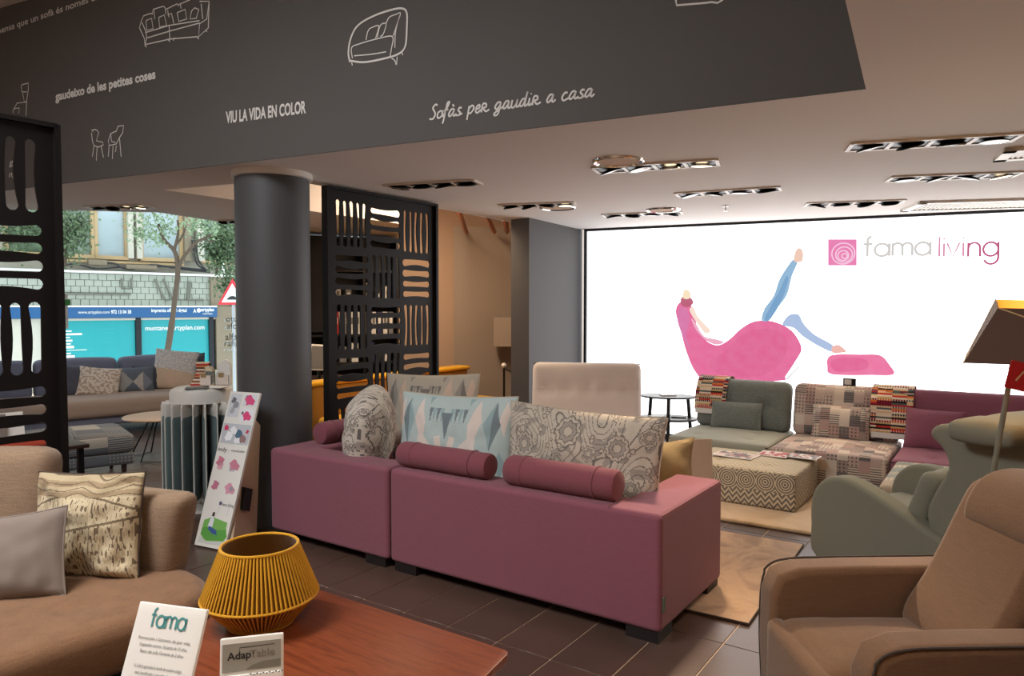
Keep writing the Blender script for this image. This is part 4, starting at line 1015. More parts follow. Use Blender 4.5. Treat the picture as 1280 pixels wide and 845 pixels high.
# ================================================================ WING CHAIR
t = thing('wing_chair', 'grey green wing chair seen from behind with round arms beside the rug', 'armchair', (1.80, 4.25, 0.03), R(26))
def yz(pts, x0, x1, mat, name, bev=.03, lab=None):   # outline in (y,z), thickness along x
    T = Matrix(((0, 1, 0, 0), (1, 0, 0, 0), (0, 0, 1, 0), (0, 0, 0, 1)))
    return MB().prism(pts, x0, x1, bev, 4, T).build(name, mat, t, ang=50, label=lab)
def smooth2(P, k=4): return [(a, b) for a, b, _ in spline([(x, y, 0) for x, y in P], k, True)]
arm_o = smooth2([(-.02, .08), (.03, .28), (.02, .46), (-.07, .57), (-.2, .60), (-.36, .565), (-.56, .49), (-.78, .41), (-.95, .34), (-.95, .06), (-.5, .04)], 4)
yz(arm_o, 0, .13, M['khaki'], 'arm'); yz(arm_o, .72, .85, M['khaki'], 'arm')
wing = smooth2([(-.68, .955), (-.74, .985), (-.86, .975), (-1.02, .97), (-1.2, .98), (-1.28, .9), (-1.18, .5), (-1.06, .15), (-.80, .12), (-.72, .3), (-.66, .5), (-.70, .63), (-.765, .76), (-.74, .85), (-.675, .91)], 3)
yz(wing, .05, .16, M['khaki'], 'wing'); yz(wing, .69, .80, M['khaki'], 'wing')
Tb = Matrix.Translation((.425, -1.02, .58)) @ Matrix.Rotation(R(14), 4, 'X')
MB().soft((0, 0, 0), (.6, .18, .86), .06, (0, .03, 0)).build('backrest', M['khaki'], t).matrix_local = Tb
MB().soft((.38, -1.0, .985), (.96, .32, .11), .05, (0, 0, .01), 6, wr=.006).build('head_cushion', M['khaki'], t)
MB().soft((.425, -.44, .32), (.58, .80, .2), .06, (0, 0, .03)).build('seat', M['khaki'], t)
put(MB().soft((0, 0, 0), (.5, .12, .3), .05, (0, .02, 0), wr=.008).build('lumbar_cushion', M['khaki'], t), (.33, -.58, .56), (R(18), 0, R(8)))
MB().lathe([(.0, 0), (.26, 0), (.26, .02), (.04, .04), (.04, .1), (0, .1)], 28, Matrix.Translation((.42, -.45, .0))).build('swivel_base', M['dark_metal'], t)

# ================================================================ BROWN RECLINER
t = thing('recliner', 'tan brown recliner armchair with piped arms at the lower right', 'armchair', (0, 0, 0), 0)
def xz(pts, y0, y1, mat, name, bev=.03):
    return MB().prism(pts, y0, y1, bev, 4).build(name, mat, t, ang=50)
armp = [(1.0, .05), (.985, .3), (.99, .5), (1.02, .575), (1.10, .605), (1.3, .612), (1.85, .618), (2.05, .615), (2.08, .3), (2.05, .05)]
xz(armp, 2.70, 2.84, M['brown'], 'arm', .03); armn = [(x + .055, z) for x, z in armp]; xz(armn, 2.06, 2.20, M['brown'], 'arm', .03)
for y in (2.066, 2.836):
    P = spline([(x, 0, z) for x, z in (armn if y < 2.5 else armp)[:-2]], 4); P = [(a, y, c) for a, b, c in P]
    MB().tube([(a + (.008 if c < .56 else 0), b_, c - .005) for a, b_, c in P], .0045, 6).build('piping', M['piping'], t)
MB().soft((1.28, 2.45, .33), (.60, .495, .22), .07, (0, 0, .025), 7, wr=.003).build('seat', M['brown'], t)
MB().soft((1.0, 2.45, .25), (.07, .49, .36), .03, (.01, 0, 0)).build('footrest', M['brown'], t)
MB().box((1.5, 2.45, .14), (.9, .5, .2)).build('base', M['dark_plastic'], t, False)
bk = [(1.50, .40), (1.47, .48), (1.545, .61), (1.61, .74), (1.665, .86), (1.72, .955), (1.80, .975), (1.90, .97), (1.94, .85), (1.86, .55), (1.74, .38)]
MB().prism(smooth2(bk, 3), 2.21, 2.69, .05, 5).build('backrest', M['brown'], t, ang=60)
hp = [(1.655, .83), (1.66, .90), (1.71, .98), (1.79, 1.015), (1.88, 1.01), (1.90, .95), (1.80, .85), (1.70, .80)]
MB().prism(smooth2(hp, 3), 2.20, 2.63, .04, 5).build('head_cushion', M['brown'], t, ang=60)
MB().prism([(1.78, .1), (1.84, .5), (1.98, .97), (2.04, .95), (2.02, .1)], 2.18, 2.72, .02, 3).build('back_shell', M['brown'], t)

# ================================================================ FLOOR LAMP
M['shade'] = plain('brown card shade', (92, 68, 54), 0.8, var=0.04); M['shade_in'] = plain('gold shade lining', (230, 165, 60), 0.5)
M['crease'] = plain('pale crease', (215, 180, 130), 0.6)
t = thing('floor_lamp', 'floor lamp with a folded brown shade above the wing chair', 'lamp', (2.35, 3.1, 0), R(-33))
ri = .335; bi = [(-ri, -ri, 1.37), (ri, -ri, 1.37), (ri, ri, 1.37), (-ri, ri, 1.37)]; q = .27
ti = [(-q + .05, -q, 1.60), (q + .05, -q, 1.585), (q + .05, q, 1.625), (-q + .05, q, 1.64)]
mb = MB(); mi = MB(); cr = MB()
for i in range(4):
    j = (i + 1) % 4; a, b, c_, d = bi[i], bi[j], ti[j], ti[i]
    mb.poly([a, b, d]); mb.poly([b, c_, d]); cr.tube([Vector(d) * 1.0, Vector(b)], .0035, 4)
    s_ = lambda v: (v[0] * .985, v[1] * .985, v[2]); mi.poly([s_(d), s_(b), s_(a)]); mi.poly([s_(d), s_(c_), s_(b)])
mb.build('shade', M['shade'], t, False); mi.build('shade_lining', M['shade_in'], t, False); cr.build('crease', M['crease'], t, False)
MB().tube([(-.30, -.1, .02), (-.215, -.10, .9), (-.14, -0.05, 1.5)], .011, 8).build('pole', M['khaki'], t)
for x in (-.5, .3): MB().tube([(x, .25, .01), (-.24, -.1, .60)], .009, 8).build('leg', M['khaki'], t)
MB().lathe([(0, 1.44), (.03, 1.45), (.035, 1.48), (.02, 1.51), (0, 1.52)], 16, Matrix.Translation((-.14, 0, 0))).build('bulb', M['lit'], t)
lamp('POINT', (2.30, 3.18, 1.53), 4, (1, .66, .28), None, .03)
o = MB().box((0, 0, 0), (.11, .003, .11)).build('price_tag', M['red'], None, False); p = DY(1277, 471, 2.8); put(o, p, (0, R(14), 0)); tag(o, 'red square tag hanging from the folded lamp shade', 'tag')
MB().ribbon([(-.02, -.02), (.0, .02), (.02, -.01), (.03, .03)], .008, .003).build('handwriting', M['crease'], o, False)
MB().tube([(0, 0, .05), (-.02, 0, .12)], .0015, 4).build('string', M['crease'], o)

# ================================================================ TAUPE SOFA, LEFT
t = thing('lounge_sofa', 'taupe tweed lounge sofa with brown seat at the lower left', 'sofa', (0, 0, 0), 0)
seat = [(-1.27, 2.90), (-1.33, 2.78), (-1.62, 2.42), (-1.95, 2.0), (-2.5, 1.5), (-3.4, 1.6), (-3.4, 2.6), (-2.62, 3.42), (-1.75, 3.36), (-1.40, 3.17), (-1.29, 3.02)]
MB().pad(seat, .225, .43, .06, .015, 4, [(-1.7, 2.75), (-2.1, 2.4), (-2.2, 2.9)]).build('seat', M['taupe_seat'], t, ang=60)
MB().slab([(-1.42, 2.92), (-1.75, 2.5), (-2.5, 1.7), (-3.3, 1.8), (-3.3, 2.6), (-2.6, 3.3), (-1.8, 3.2), (-1.46, 3.05)], .12, .24, .01, 1).build('base', M['dark_plastic'], t)
for x, y in ((-1.36, 2.93), (-2.5, 1.75), (-2.5, 3.2), (-1.7, 3.15)): MB().soft((x, y, .11), (.13, .12, .22), .012).build('leg', M['dark_plastic'], t)
put(MB().soft((0, 0, 0), (.44, .2, .56), .07, (0, .02, .01), 7).build('backrest', M['taupe'], t), (-2.47, 3.50, .63), (-.12, 0, .05))
sh = Matrix(((1, 0, .22, 0), (0, 1, 0, 0), (0, 0, 1, 0), (0, 0, 0, 1)))
put(MB().soft((0, 0, 0), (.86, .15, .40), .06, (0, .02, 0), 7, Mx=sh).build('side_rest', M['taupe'], t), (-1.87, 3.33, .575), (0, 0, R(-19)))
pillow('cushion', 'cream cushion with brown brush strokes and pleated top on the taupe sofa', (-1.87, 3.10, .43), R(-8), .18, .52, .46, .18, M['print'], 'cushions on the taupe sofa', stroke_col, 150, .05, .018, -.03, M['piping'], 11)
pillow('cushion', 'plain mouse grey cushion lying in front of the brush stroke cushion', (-2.0, 2.83, .43), R(8), .38, .40, .36, .14, M['grey_pillow'], 'cushions on the taupe sofa', None, 26, .07, .012, -.12, M['grey_pillow'], 12)

# ================================================================ WALNUT TABLE AND THINGS ON IT
Tc = G(638, 814, .45); t = thing('coffee_table', 'reddish walnut coffee table in the foreground', 'table', (Tc.x, Tc.y, 0), ROT)
wp = [(Tc.x, Tc.y), (-1.10, 3.11), (-1.12, 2.74), (-1.17, 1.70), (-.36, 1.62)]; lp__ = []
for x, y in wp: d = Vector((x, y, 0)) - Vector((Tc.x, Tc.y, 0)); lp__.append(Vector((d.dot(U), d.dot(W_), 0)))
def_ = []
for k in range(5):
    a, b, c = lp__[k - 1], lp__[k], lp__[(k + 1) % 5]; r_ = .03
    p0, p1 = b + (a - b).normalized() * r_, b + (c - b).normalized() * r_
    for q in range(5): f = q / 4; v = p0 * (1 - f) ** 2 + b * 2 * f * (1 - f) + p1 * f ** 2; def_.append((v.x, v.y))
MB().slab(def_, .422, .45, .003, 2).build('tabletop', M['walnut'], t, ang=30)
lc = sum(lp__, Vector()) / 5
lg_ = [lc + (lp__[k] - lc) * .82 for k in (0, 1, 3, 4)]
for v in lg_: MB().box((v.x, v.y, .21), (.05, .05, .42)).build('leg', M['dark_metal'], t, False)
MB().tube([v + Vector((0, 0, .40)) for v in lg_], .02, 4, True).build('apron', M['dark_metal'], t, False)
lp_ = G(326, 777, .45)
t = thing('rope_lantern', 'mustard yellow rope lantern standing on the walnut table', 'lantern', (lp_.x, lp_.y, .45), 0)
r0, r1, r2, h1, h2 = .115, .205, .135, .105, .285
st = MB(); n = 78
for k in range(n):
    th = k / n * math.tau; c_, s_ = math.cos(th), math.sin(th)
    st.tube([(r0 * c_, r0 * s_, .006), (r1 * c_, r1 * s_, h1)], .0036, 5, caps=False); st.tube([(r1 * c_, r1 * s_, h1), (r2 * c_, r2 * s_, h2)], .0042, 5, caps=False)
o = st.build('rope_strands', M['cord'], t, merge=False); o['kind'] = 'stuff'
for nm, r, z, q in (('top_ring', r2, h2, .006), ('middle_ring', r1, h1, .005), ('bottom_ring', r0, .006, .006)):
    MB().tube([(r * math.cos(k / 48 * math.tau), r * math.sin(k / 48 * math.tau), z) for k in range(48)], q, 8, True).build(nm, M['cord'], t)
# dark inner lining: the shade between the cords is put into its colour
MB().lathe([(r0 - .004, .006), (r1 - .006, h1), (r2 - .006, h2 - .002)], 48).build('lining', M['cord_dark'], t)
MB().lathe([(0, .004), (.11, .004), (.11, .010), (0, .010)], 24).build('base_plate', M['cord'], t)

# brand card, leaning back
t = thing('table_sign', 'white acrylic sign reading fama in teal on the table edge', 'sign', (-1.025, 1.965, .45), R(-15))
Tl = Matrix.Rotation(-.40, 4, 'X')
MB().soft((0, .006, .151), (.235, .012, .302), .004, Mx=Tl).build('card', M['paper'], t)
q = stroke_text('fama', GL, 'lettering', M['teal_ink'], t, (-.062, .238), .125, .033, .0058, .0005, label='teal letters fama', y=-.0015)
q.matrix_local = Tl
lines = ['Formación i Garantía de por vida', 'Suspensión asiento, Garantía de 10 años', 'Resto del sofá, Garantía de 2 años', '', 'Su Sofá le garantiza la tienda de nuestro origen', 'está bonificado y acreditadamente a', 'el Sistema Garantía de la']
for i, l in enumerate(lines):
    if l: q = text(l, 'lettering', M['grey_ink'], t, (-.0875 + .008 * (i % 3), -.002, .203 - i * .0175 - (i > 3) * .004), .175 - .014 * (i % 3), .0085, 0, .004); q.matrix_local = Tl
t = thing('table_sign', 'two layered grey and white sign reading AdapTable on the table', 'sign', (-.735, 1.985, .45), R(14))
Tl = Matrix.Rotation(-.22, 4, 'X')
def rel(o): o.matrix_local = Tl; return o
rel(MB().soft((0, .006, .107), (.172, .014, .214), .004).build('holder', M['paper'], t))
M['mid_grey'] = plain('mid grey print', (150, 148, 138), 0.5, var=.02); M['dark_grey'] = plain('dark grey print', (120, 116, 104), 0.5, var=.02)
rel(MB().box((0, -.002, .161), (.158, .002, .075)).build('grey_panel', M['mid_grey'], t, False))
rel(MB().poly([(.079, -.0036, .127), (.079, -.0036, .146), (.03, -.0036, .144), (.0, -.0036, .136), (-.018, -.0036, .125)]).build('swoosh', M['dark_grey'], t, False))
rel(text('Adap', 'lettering', M['black_ink'], t, (-.066, -.0038, .155), .064, .021, 0.03, .02, label='black letters Adap'))
rel(text('Table', 'lettering', M['dark_grey'], t, (-.005, -.0038, .156), .067, .021, 0.03, .012, label='grey letters Table'))
rel(MB().ribbon([(-.034, .178), (-.033, .186), (.062, .188)], .0018, .0036).build('rule', M['black_ink'], t, False))
rel(MB().soft((0, -.012, .058), (.172, .008, .116), .003).build('front_card', M['paper'], t))
rel(MB().box((-.045, -.0165, .055), (.06, .002, .10)).build('teal_panel', M['teal_ink'], t, False))
rel(stroke_text('fama', GL, 'lettering', M['grey_ink'], t, (.028, .088), .042, .011, .0016, .0178))
rel(text('club', 'lettering', M['grey_ink'], t, (.006, -.0178, .088), .02, .007)); rel(text('La reconversió de la taula', 'lettering', M['paper'], t, (-.070, -.0178, .092), .05, .005, .03))
rel(text('mobles convertibles', 'lettering', M['grey_ink'], t, (.004, -.0178, .076), .066, .005))
tri = MB()
for k in range(11):
    x = -.005 + k * .0085; tri.poly([(x, -.0165, .112), (x + .005, -.0165, .112), (x + .0075, -.0165, .117)] if k % 2 else [(x, -.0165, .117), (x + .004, -.0165, .113), (x + .007, -.0165, .117)])
rel(tri.build('triangle_border', M['black_ink'], t, False))

# ================================================================ EASEL SIGN
BL = G(243, 683); BR = G(282, 691); TL = DY(288, 490, 5.06); TR = DY(327, 495, 4.97)
xa = (BR - BL); wB = xa.length; xa.normalize(); za = ((TL + TR) / 2 - (BL + BR) / 2); hB = za.length; za.normalize(); ya = za.cross(xa).normalized(); xa = ya.cross(za).normalized()
wB = ((TR - TL).length + wB) / 2
Me = Matrix(((xa.x, ya.x, za.x, BL.x), (xa.y, ya.y, za.y, BL.y), (xa.z, ya.z, za.z, BL.z + .012), (0, 0, 0, 1)))
t = thing('easel_sign', 'tall leaning white display board with furniture pictures beside the column', 'sign', BL)
t.matrix_world = Me
MB().box((wB / 2, .008, hB / 2), (wB, .016, hB)).build('board', M['paper'], t, False)
PM = {}
def region(a, b): return 0 if b > .8 and a < .47 else 1 if b > .9 else 2 if b > .795 else 3 if b > .64 else (4 + (a > .47)) if b > .45 else (6 + (a > .47)) if b > .32 else 8
def pr(a0, b0, a1, b1, c, y=.0015): PM.setdefault(region((a0 + a1) / 2, (b0 + b1) / 2), MB()).poly([(a0 * wB, -y, b0 * hB), (a1 * wB, -y, b0 * hB), (a1 * wB, -y, b1 * hB), (a0 * wB, -y, b1 * hB)], c)
def pl_(P, c, y=.002): PM.setdefault(region(sum(q[0] for q in P) / len(P), sum(q[1] for q in P) / len(P)), MB()).poly([(a * wB, -y, b * hB) for a, b in P], c)
pr(.06, .83, .44, .985, (205, 208, 214)); pr(.52, .905, .95, .985, (214, 218, 224)); pr(.5, .80, .95, .89, (228, 230, 234)); pr(.04, .655, .97, .785, (190, 194, 200))
for cx_, cy_, w_, c in ((.2, .94, .1, (110, 110, 118)), (.3, .91, .12, (150, 150, 156)), (.22, .87, .1, (170, 172, 178)), (.72, .945, .17, (216, 84, 130)), (.62, .965, .06, (120, 90, 100)), (.74, .84, .15, (220, 80, 128)), (.58, .86, .05, (110, 90, 100)),
                    (.16, .755, .09, (214, 70, 110)), (.42, .74, .13, (235, 236, 240)), (.62, .72, .14, (80, 110, 130)), (.3, .70, .15, (238, 240, 244)), (.78, .69, .13, (150, 120, 120)), (.62, .685, .14, (232, 232, 236)), (.88, .74, .06, (190, 70, 90)),
                    (.22, .535, .15, (206, 120, 142)), (.25, .505, .12, (225, 170, 184)), (.7, .52, .17, (200, 130, 150)), (.65, .50, .12, (190, 190, 200)), (.24, .38, .14, (196, 120, 144)), (.72, .37, .17, (214, 150, 170)), (.78, .37, .08, (160, 150, 160))):
    w_ *= .85
    pl_([(cx_ + w_ * (1 + .3 * math.sin(k * 3.1 + cx_ * 20)) * math.cos(k / 9 * math.tau), cy_ + w_ * .25 * (1 + .3 * math.cos(k * 2.3)) * math.sin(k / 9 * math.tau)) for k in range(9)], c, .002 + .0001 * (cx_ + cy_))
pr(.10, .02, .96, .055, (205, 210, 205)); pl_([(.12, .07), (.14, .16), (.4, .185), (.9, .165), (.9, .13), (.98, .08), (.9, .05), (.35, .035), (.25, .045)], (120, 178, 92), .0022)
pl_([(.14, .11), (.30, .125), (.55, .11), (.90, .12), (.97, .085), (.9, .055), (.35, .04), (.14, .075)], (92, 160, 74), .0024)
pl_([(.3, .12), (.45, .125), (.46, .17), (.4, .19), (.33, .17)], (225, 228, 235), .0026); pl_([(.33, .13), (.6, .11), (.66, .08), (.5, .085), (.34, .105)], (60, 90, 150), .0027); pl_([(.36, .19), (.44, .19), (.44, .215), (.37, .215)], (70, 50, 45), .0028)
pl_([(.52, .205), (.53, .205), (.55, .30), (.54, .30)], (190, 195, 200), .0022); pl_([(.82, .205), (.83, .205), (.85, .29), (.84, .29)], (190, 195, 200), .0022); pr(.5, .265, .58, .285, (80, 80, 110), .0022)
for k in sorted(PM): PM[k].build('picture', M['poster'], t, False, merge=False, label='printed picture of a green sofa' if k == 8 else None)
text('indy', 'lettering', M['black_ink'], t, (.05 * wB, -.002, .60 * hB), .3 * wB, .03); text('modular', 'lettering', M['grey_ink'], t, (.5 * wB, -.002, .605 * hB), .45 * wB, .018); text('fama living', 'lettering', M['grey_ink'], t, (.6 * wB, -.002, .262 * hB), .38 * wB, .02)
# rear wedge
bp = [G(285, 690), G(317, 672), DY(322, 532, 5.1), DY(312, 520, 5.03)]
t2 = MB(); t2.add([p_ for p_ in bp] + [p_ + Vector((.016, .01, 0)) for p_ in bp], [(0, 1, 2, 3), (7, 6, 5, 4), (0, 4, 5, 1), (1, 5, 6, 2), (2, 6, 7, 3), (3, 7, 4, 0)])
o = t2.build('back_support', M['card'], None, False); o.parent = t; o.matrix_parent_inverse = Me.inverted()
cl = [DY(300, 608, 4.86), DY(309, 610, 4.9), DY(305, 638, 4.86), DY(297, 636, 4.82)]
t3 = MB(); t3.add(cl + [p_ + Vector((.05, -.03, 0)) for p_ in cl], [(0, 1, 2, 3), (7, 6, 5, 4), (0, 4, 5, 1), (1, 5, 6, 2), (2, 6, 7, 3), (3, 7, 4, 0)])
o = t3.build('clamp', M['black'], None, False); o.parent = t; o.matrix_parent_inverse = Me.inverted()

# ================================================================ HANGING SAMPLE STAND
M['sample'] = fabric('dark teal hanging sample', (104, 124, 124), (80, 98, 100), 300, .3, .2)
t = thing('sample_stand', 'round white stand with hanging dark teal fabric samples behind the leaning board', 'display stand', (-2.49, 5.75, 0))
MB().lathe([(0, .97), (.19, .97), (.225, .955), (.235, .93), (.235, .855), (.2, .85), (0, .85)], 40).build('drum', M['white'], t)
MB().lathe([(.03, .02), (.03, .86)], 16).build('pole', M['chrome'], t); MB().lathe([(0, 0), (.22, 0), (.22, .02), (0, .03)], 32).build('foot', M['white'], t)
pn = None
for k in range(21):
    th = k / 21 * math.tau + .12
    if pn is None:
        a_ = MB(); a_.soft((.19, 0, .43), (.20, .022, .66), .009, (0, .006, 0), 4); pn = a_.build('hanging_sample', M['sample'], t)
        MB().soft((.185, 0, .80), (.215, .014, .12), .006).build('hanger', M['white'], pn); MB().tube([(.293, 0, .10), (.295, 0, .4), (.293, 0, .84)], .005, 6).build('edge', M['white'], pn); o = pn
    else:
        o = pn.copy(); COL.objects.link(o)
        for ch in pn.children:
            c_ = ch.copy(); COL.objects.link(c_); c_.parent = o
    o.rotation_euler = (0, 0, th)
t = thing('sample_fan', 'arched stack of striped colour samples on the sample stand', 'sample book', (-2.56, 5.84, .97), R(15))
for k in range(14):
    a_ = k / 13; c = [(200, 60, 50), (225, 200, 170), (150, 90, 70), (235, 225, 205), (110, 60, 50), (214, 140, 90)][k % 6]
    x_ = .035 * math.sin(a_ * 2.4); nm = 'sample_%d_%d_%d' % c
    if nm not in M: M[nm] = plain(nm.replace('_', ' '), c, .7)
    MB().box((x_ + .02 * a_, 0, .008 + k * .0135), (.10, .07, .011), Mx=Matrix.Rotation(0, 4, 'Y')).build('sample', M[nm], t, False)
MB().tube([(.055 + .035 * math.sin(q / 8 * 2.4) + .02 * q / 8, -.03, q / 8 * .185) for q in range(9)], .008, 6).build('spine', M['dark_wood'], t)
for i, (px, w_, h_, mt_, lab) in enumerate(((259, .13, .17, 'patchwork_light', 'small curved leaflet holder with patterned leaflets on the sample stand'), (280, .12, .22, 'paper', 'tall pale leaflet rack on the sample stand next to the column'))):
    p = DY(px, 480, 5.84 + .04 * i); t = thing('leaflet_holder', lab, 'leaflet holder', (p.x, p.y, .965), R(-10 + 10 * i))
    MB().prism([(-w_ / 2, 0), (w_ / 2, 0), (w_ / 2, h_ * .8), (w_ * .2, h_), (-w_ * .3, h_ * .85), (-w_ / 2, h_ * .4)], -.02, .02, .006, 2).build('leaflet', M[mt_], t)
    MB().box((0, -.03, .05), (w_ * .8, .01, .08)).build('pocket', M['cream'], t, False); MB().box((-.01, -.037, .09), (w_ * .35, .004, .035)).build('card', M['olive'], t, False)
for i, (dx, dy, a_) in enumerate(((.03, -.14, .3), (.15, -.08, -.2))):
    o = MB().soft((0, 0, .005), (.17, .12, .01), .003).build('leaflet', M['paper'] if i else M['grey_ink']); put(o, (-2.49 + dx, 5.75 + dy, .971 + .011 * 0), (0, 0, a_)); tag(o, ('grey leaflet lying on the front of the white sample drum', 'white leaflet lying on the right of the white sample drum')[i], 'leaflet', 'leaflets on the sample stand')

# ================================================================ FAR LEFT : GREY SOFA, OTTOMAN, ROUND TABLE
fx = R(41.8); FU = Vector((math.cos(fx), math.sin(fx), 0)); FW = Vector((-math.sin(fx), math.cos(fx), 0)); FO = Vector((-4.72, 10.62, 0))
def ff(x, y, z=0): return FO + FU * x + FW * y + Vector((0, 0, z))
t = thing('long_sofa', 'long blue grey sofa with warm grey seat under the shop window', 'sofa', FO, fx)
MB().soft((-.49, .12, .66), (.96, .22, .50), .07, (0, .02, .02), 7).build('back_cushion', M['far_grey'], t); MB().soft((-1.48, .12, .66), (.98, .22, .50), .07, (0, .02, .02), 7).build('back_cushion', M['far_grey'], t); MB().soft((-2.48, .12, .66), (.98, .22, .50), .07, (0, .02, .02), 7).build('back_cushion', M['far_grey'], t)
MB().soft((-1.5, -.42, .335), (3.0, 1.05, .23), .07, (0, 0, .02), 8).build('seat', M['far_seat'], t)
MB().soft((-1.5, -.40, .175), (2.9, .95, .12), .03, (0, 0, 0), 6).build('base', M['far_grey'], t)
for x, y in ((-.2, -.75), (-2.8, -.75), (-.2, .1), (-2.8, .1), (-1.5, -.75)): MB().tube([(x, y, 0), (x, y, .13)], .02, 8).build('leg', M['dark_wood'], t)
gf = 'cushions on the long blue grey sofa'
def fp(px, y, z=.45):   # local x on the far sofa whose image column is px, at local depth y
    k = (px - 640) / FPX; b = FO + FW * y; x = (k * b.y - b.x) / (FU.x - k * FU.y); return ff(x, y, z)
pillow('cushion', 'slate grey cushion at the left of the long grey sofa', fp(84, -.28), fx - .1, .3, .48, .44, .16, M['far_dark'], gf, None, 20, .06, .008, .15, None, 21)
pillow('cushion', 'cream cushion with brown floral speckle on the long grey sofa', fp(119, -.42), fx - .3, .35, .50, .40, .16, M['print'], gf, speckle((172, 152, 136), (206, 196, 186), .05, 14), 70, .06, .008, .12, None, 22)
pillow('cushion', 'grey cushion with two pale diamonds on the long grey sofa', fp(160, -.30), fx - .25, .3, .62, .36, .16, M['print'], gf, diamond_grey, 60, .05, .006, 0, None, 23)
pillow('cushion', 'plain dark slate rectangular cushion on the long grey sofa', fp(189, -.18), fx - .2, .25, .50, .36, .15, M['far_dark'], gf, None, 20, .04, .006, 0, None, 24)
pillow('cushion', 'large cushion speckled white above and tan below on the long sofa', fp(213, -.30, .46), fx - .45, .3, .58, .58, .16, M['print'], gf, half_tan, 50, .05, .006, .12, None, 25)
pillow('cushion', 'slate and tan cushion at the right end of the long sofa', fp(234, -.12), fx - .45, .2, .48, .50, .15, M['print'], gf, lambda u, v, s_: (96, 100, 112) if v > .45 else (196, 158, 128), 40, .05, .006, -.05, M['piping'], 26)
t = thing('ottoman', 'grey patchwork ottoman on dark wooden legs beside the black screen', 'ottoman', (-3.47, 6.58, 0), R(38))
MB().soft((-.5, .42, .36), (1.02, .86, .17), .06, (0, 0, .03), 8, wr=.004).build('cushion', M['patch_grey'], t); MB().soft((-.5, .42, .22), (1.0, .82, .11), .03, (0, 0, 0), 5).build('base', M['patch_grey'], t)
for x, y in ((-.08, .08), (-.92, .08), (-.08, .76), (-.92, .76)): MB().tube([(x, y, 0), (x, y, .17)], [.016, .026], 8).build('leg', M['dark_wood'], t)
p = G(203, 519, .45); t = thing('round_table', 'round pale wood coffee table on black wire legs before the long sofa', 'table', (p.x, p.y, 0))
MB().lathe([(0, .43), (.37, .43), (.39, .44), (.38, .45), (0, .45)], 48).build('tabletop', M['oak'], t)
for k in range(3):
    a0 = k * math.tau / 3 + .3; A = Vector((math.cos(a0), math.sin(a0), 0)); B = Vector((math.cos(a0 + .9), math.sin(a0 + .9), 0)); 
    MB().tube([A * .12 + Vector((0, 0, .43)), A * .33 + Vector((0, 0, .01)), B * .33 + Vector((0, 0, .01)), B * .12 + Vector((0, 0, .43))], .009, 6).build('leg', M['black'], t)
# small display table seen through the left screen
p = Vector((-3.75, 5.35, 0)); t = thing('display_table', 'low dark display table seen through the left pierced screen', 'table', p, R(50))
MB().soft((0, 0, .535), (.9, .5, .03), .005).build('tabletop', M['dark_wood'], t)
for x in (-.4, .4):
    for y in (-.2, .2): MB().box((x, y, .26), (.04, .04, .52)).build('leg', M['dark_metal'], t, False)
o = MB().soft((0, 0, .04), (.42, .2, .08), .02).build('box', plain('orange red box', (205, 84, 60), .6)); put(o, (-3.72, 5.38, .551), (0, 0, R(50))); tag(o, 'orange red box on the display table behind the left screen', 'box')
for i in range(3):
    o = MB().box((0, 0, .12), (.17, .01, .24)).build('brochure', M['paper'] if i != 1 else M['grey_pillow'], None, False); put(o, (-4.0 + .06 * i, 5.28 + .14 * i, .551), (-.25, 0, R(50) - .6 + .3 * i)); tag(o, ('white brochure standing left on the display table behind the screen', 'grey brochure in the middle of the display table behind the screen', 'white brochure standing behind the orange red box')[i], 'brochure', 'brochures on the display table')

# ================================================================ OFFICE CORNER BEHIND THE SCREEN
SH = Vector((-2.92, 9.38, 0)); srz = R(24)
t = thing('shelf_unit', 'tall black shelf unit with binders behind the second pierced screen', 'shelf unit', SH, srz)
MB().box((.74, .38, 1.28), (1.48, .03, 2.56)).build('back_panel', M['black'], t, False)
for x in (.015, .5, 1.0, 1.465): MB().box((x, .19, 1.28), (.03, .38, 2.56)).build('side_panel', M['black'], t, False)
for z in (.4, .85, 1.23, 1.66, 2.10, 2.54): MB().box((.74, .19, z), (1.44, .36, .03)).build('shelf', M['black'], t, False)
MB().box((.25, -.01, 1.9), (.46, .02, 1.24)).build('door', M['black'], t, False)
def sh(x, y, z): return SH + Vector((math.cos(srz) * x - math.sin(srz) * y, math.sin(srz) * x + math.cos(srz) * y, z))
rnd = random.Random(9)
BC = {'red': ((185, 30, 36), 'red'), 'white': ((215, 212, 205), 'white'), 'grey': ((120, 118, 116), 'grey'), 'blue': ((36, 44, 84), 'dark blue'), 'black': ((45, 42, 44), 'black')}
for k, (c, n_) in BC.items(): M['binder_' + k] = plain(k + ' binder board', c, .5)
def binder(x, z, c, lab, h=.3, w_=.06):
    t = thing('binder', lab, 'binder', sh(x, .05, z), srz, 'binders on the black shelf unit')
    MB().box((0, .12, h / 2), (w_, .24, h)).build('cover', M['binder_' + c], t, False); MB().box((0, -.001, h * .6), (w_ * .6, .003, h * .3)).build('spine_label', M['paper'] if c != 'white' else M['grey_ink'], t, False)
xs = [.56, .63, .70, .78, .85, .92, 1.06, 1.14, 1.22, 1.30, 1.38]; cs = ['red', 'red', 'white', 'grey', 'white', 'white', 'grey', 'white', 'blue', 'white', 'grey']
od = ['first', 'second', 'third', 'fourth', 'fifth', 'sixth', 'seventh', 'eighth', 'ninth', 'tenth', 'eleventh']
for i, (x, c) in enumerate(zip(xs, cs)): binder(x, 1.246, c, '%s binder, %s from the left on the shelf at monitor height' % (BC[c][1], od[i]))
for i, x in enumerate((.57, .66, .80, 1.08, 1.2, 1.34)): c = ['blue', 'white', 'grey', 'white', 'black', 'white'][i]; binder(x, 1.676, c, '%s binder, %s from the left on the shelf above the red binders' % (BC[c][1], od[i]), rnd.uniform(.16, .28), .07)
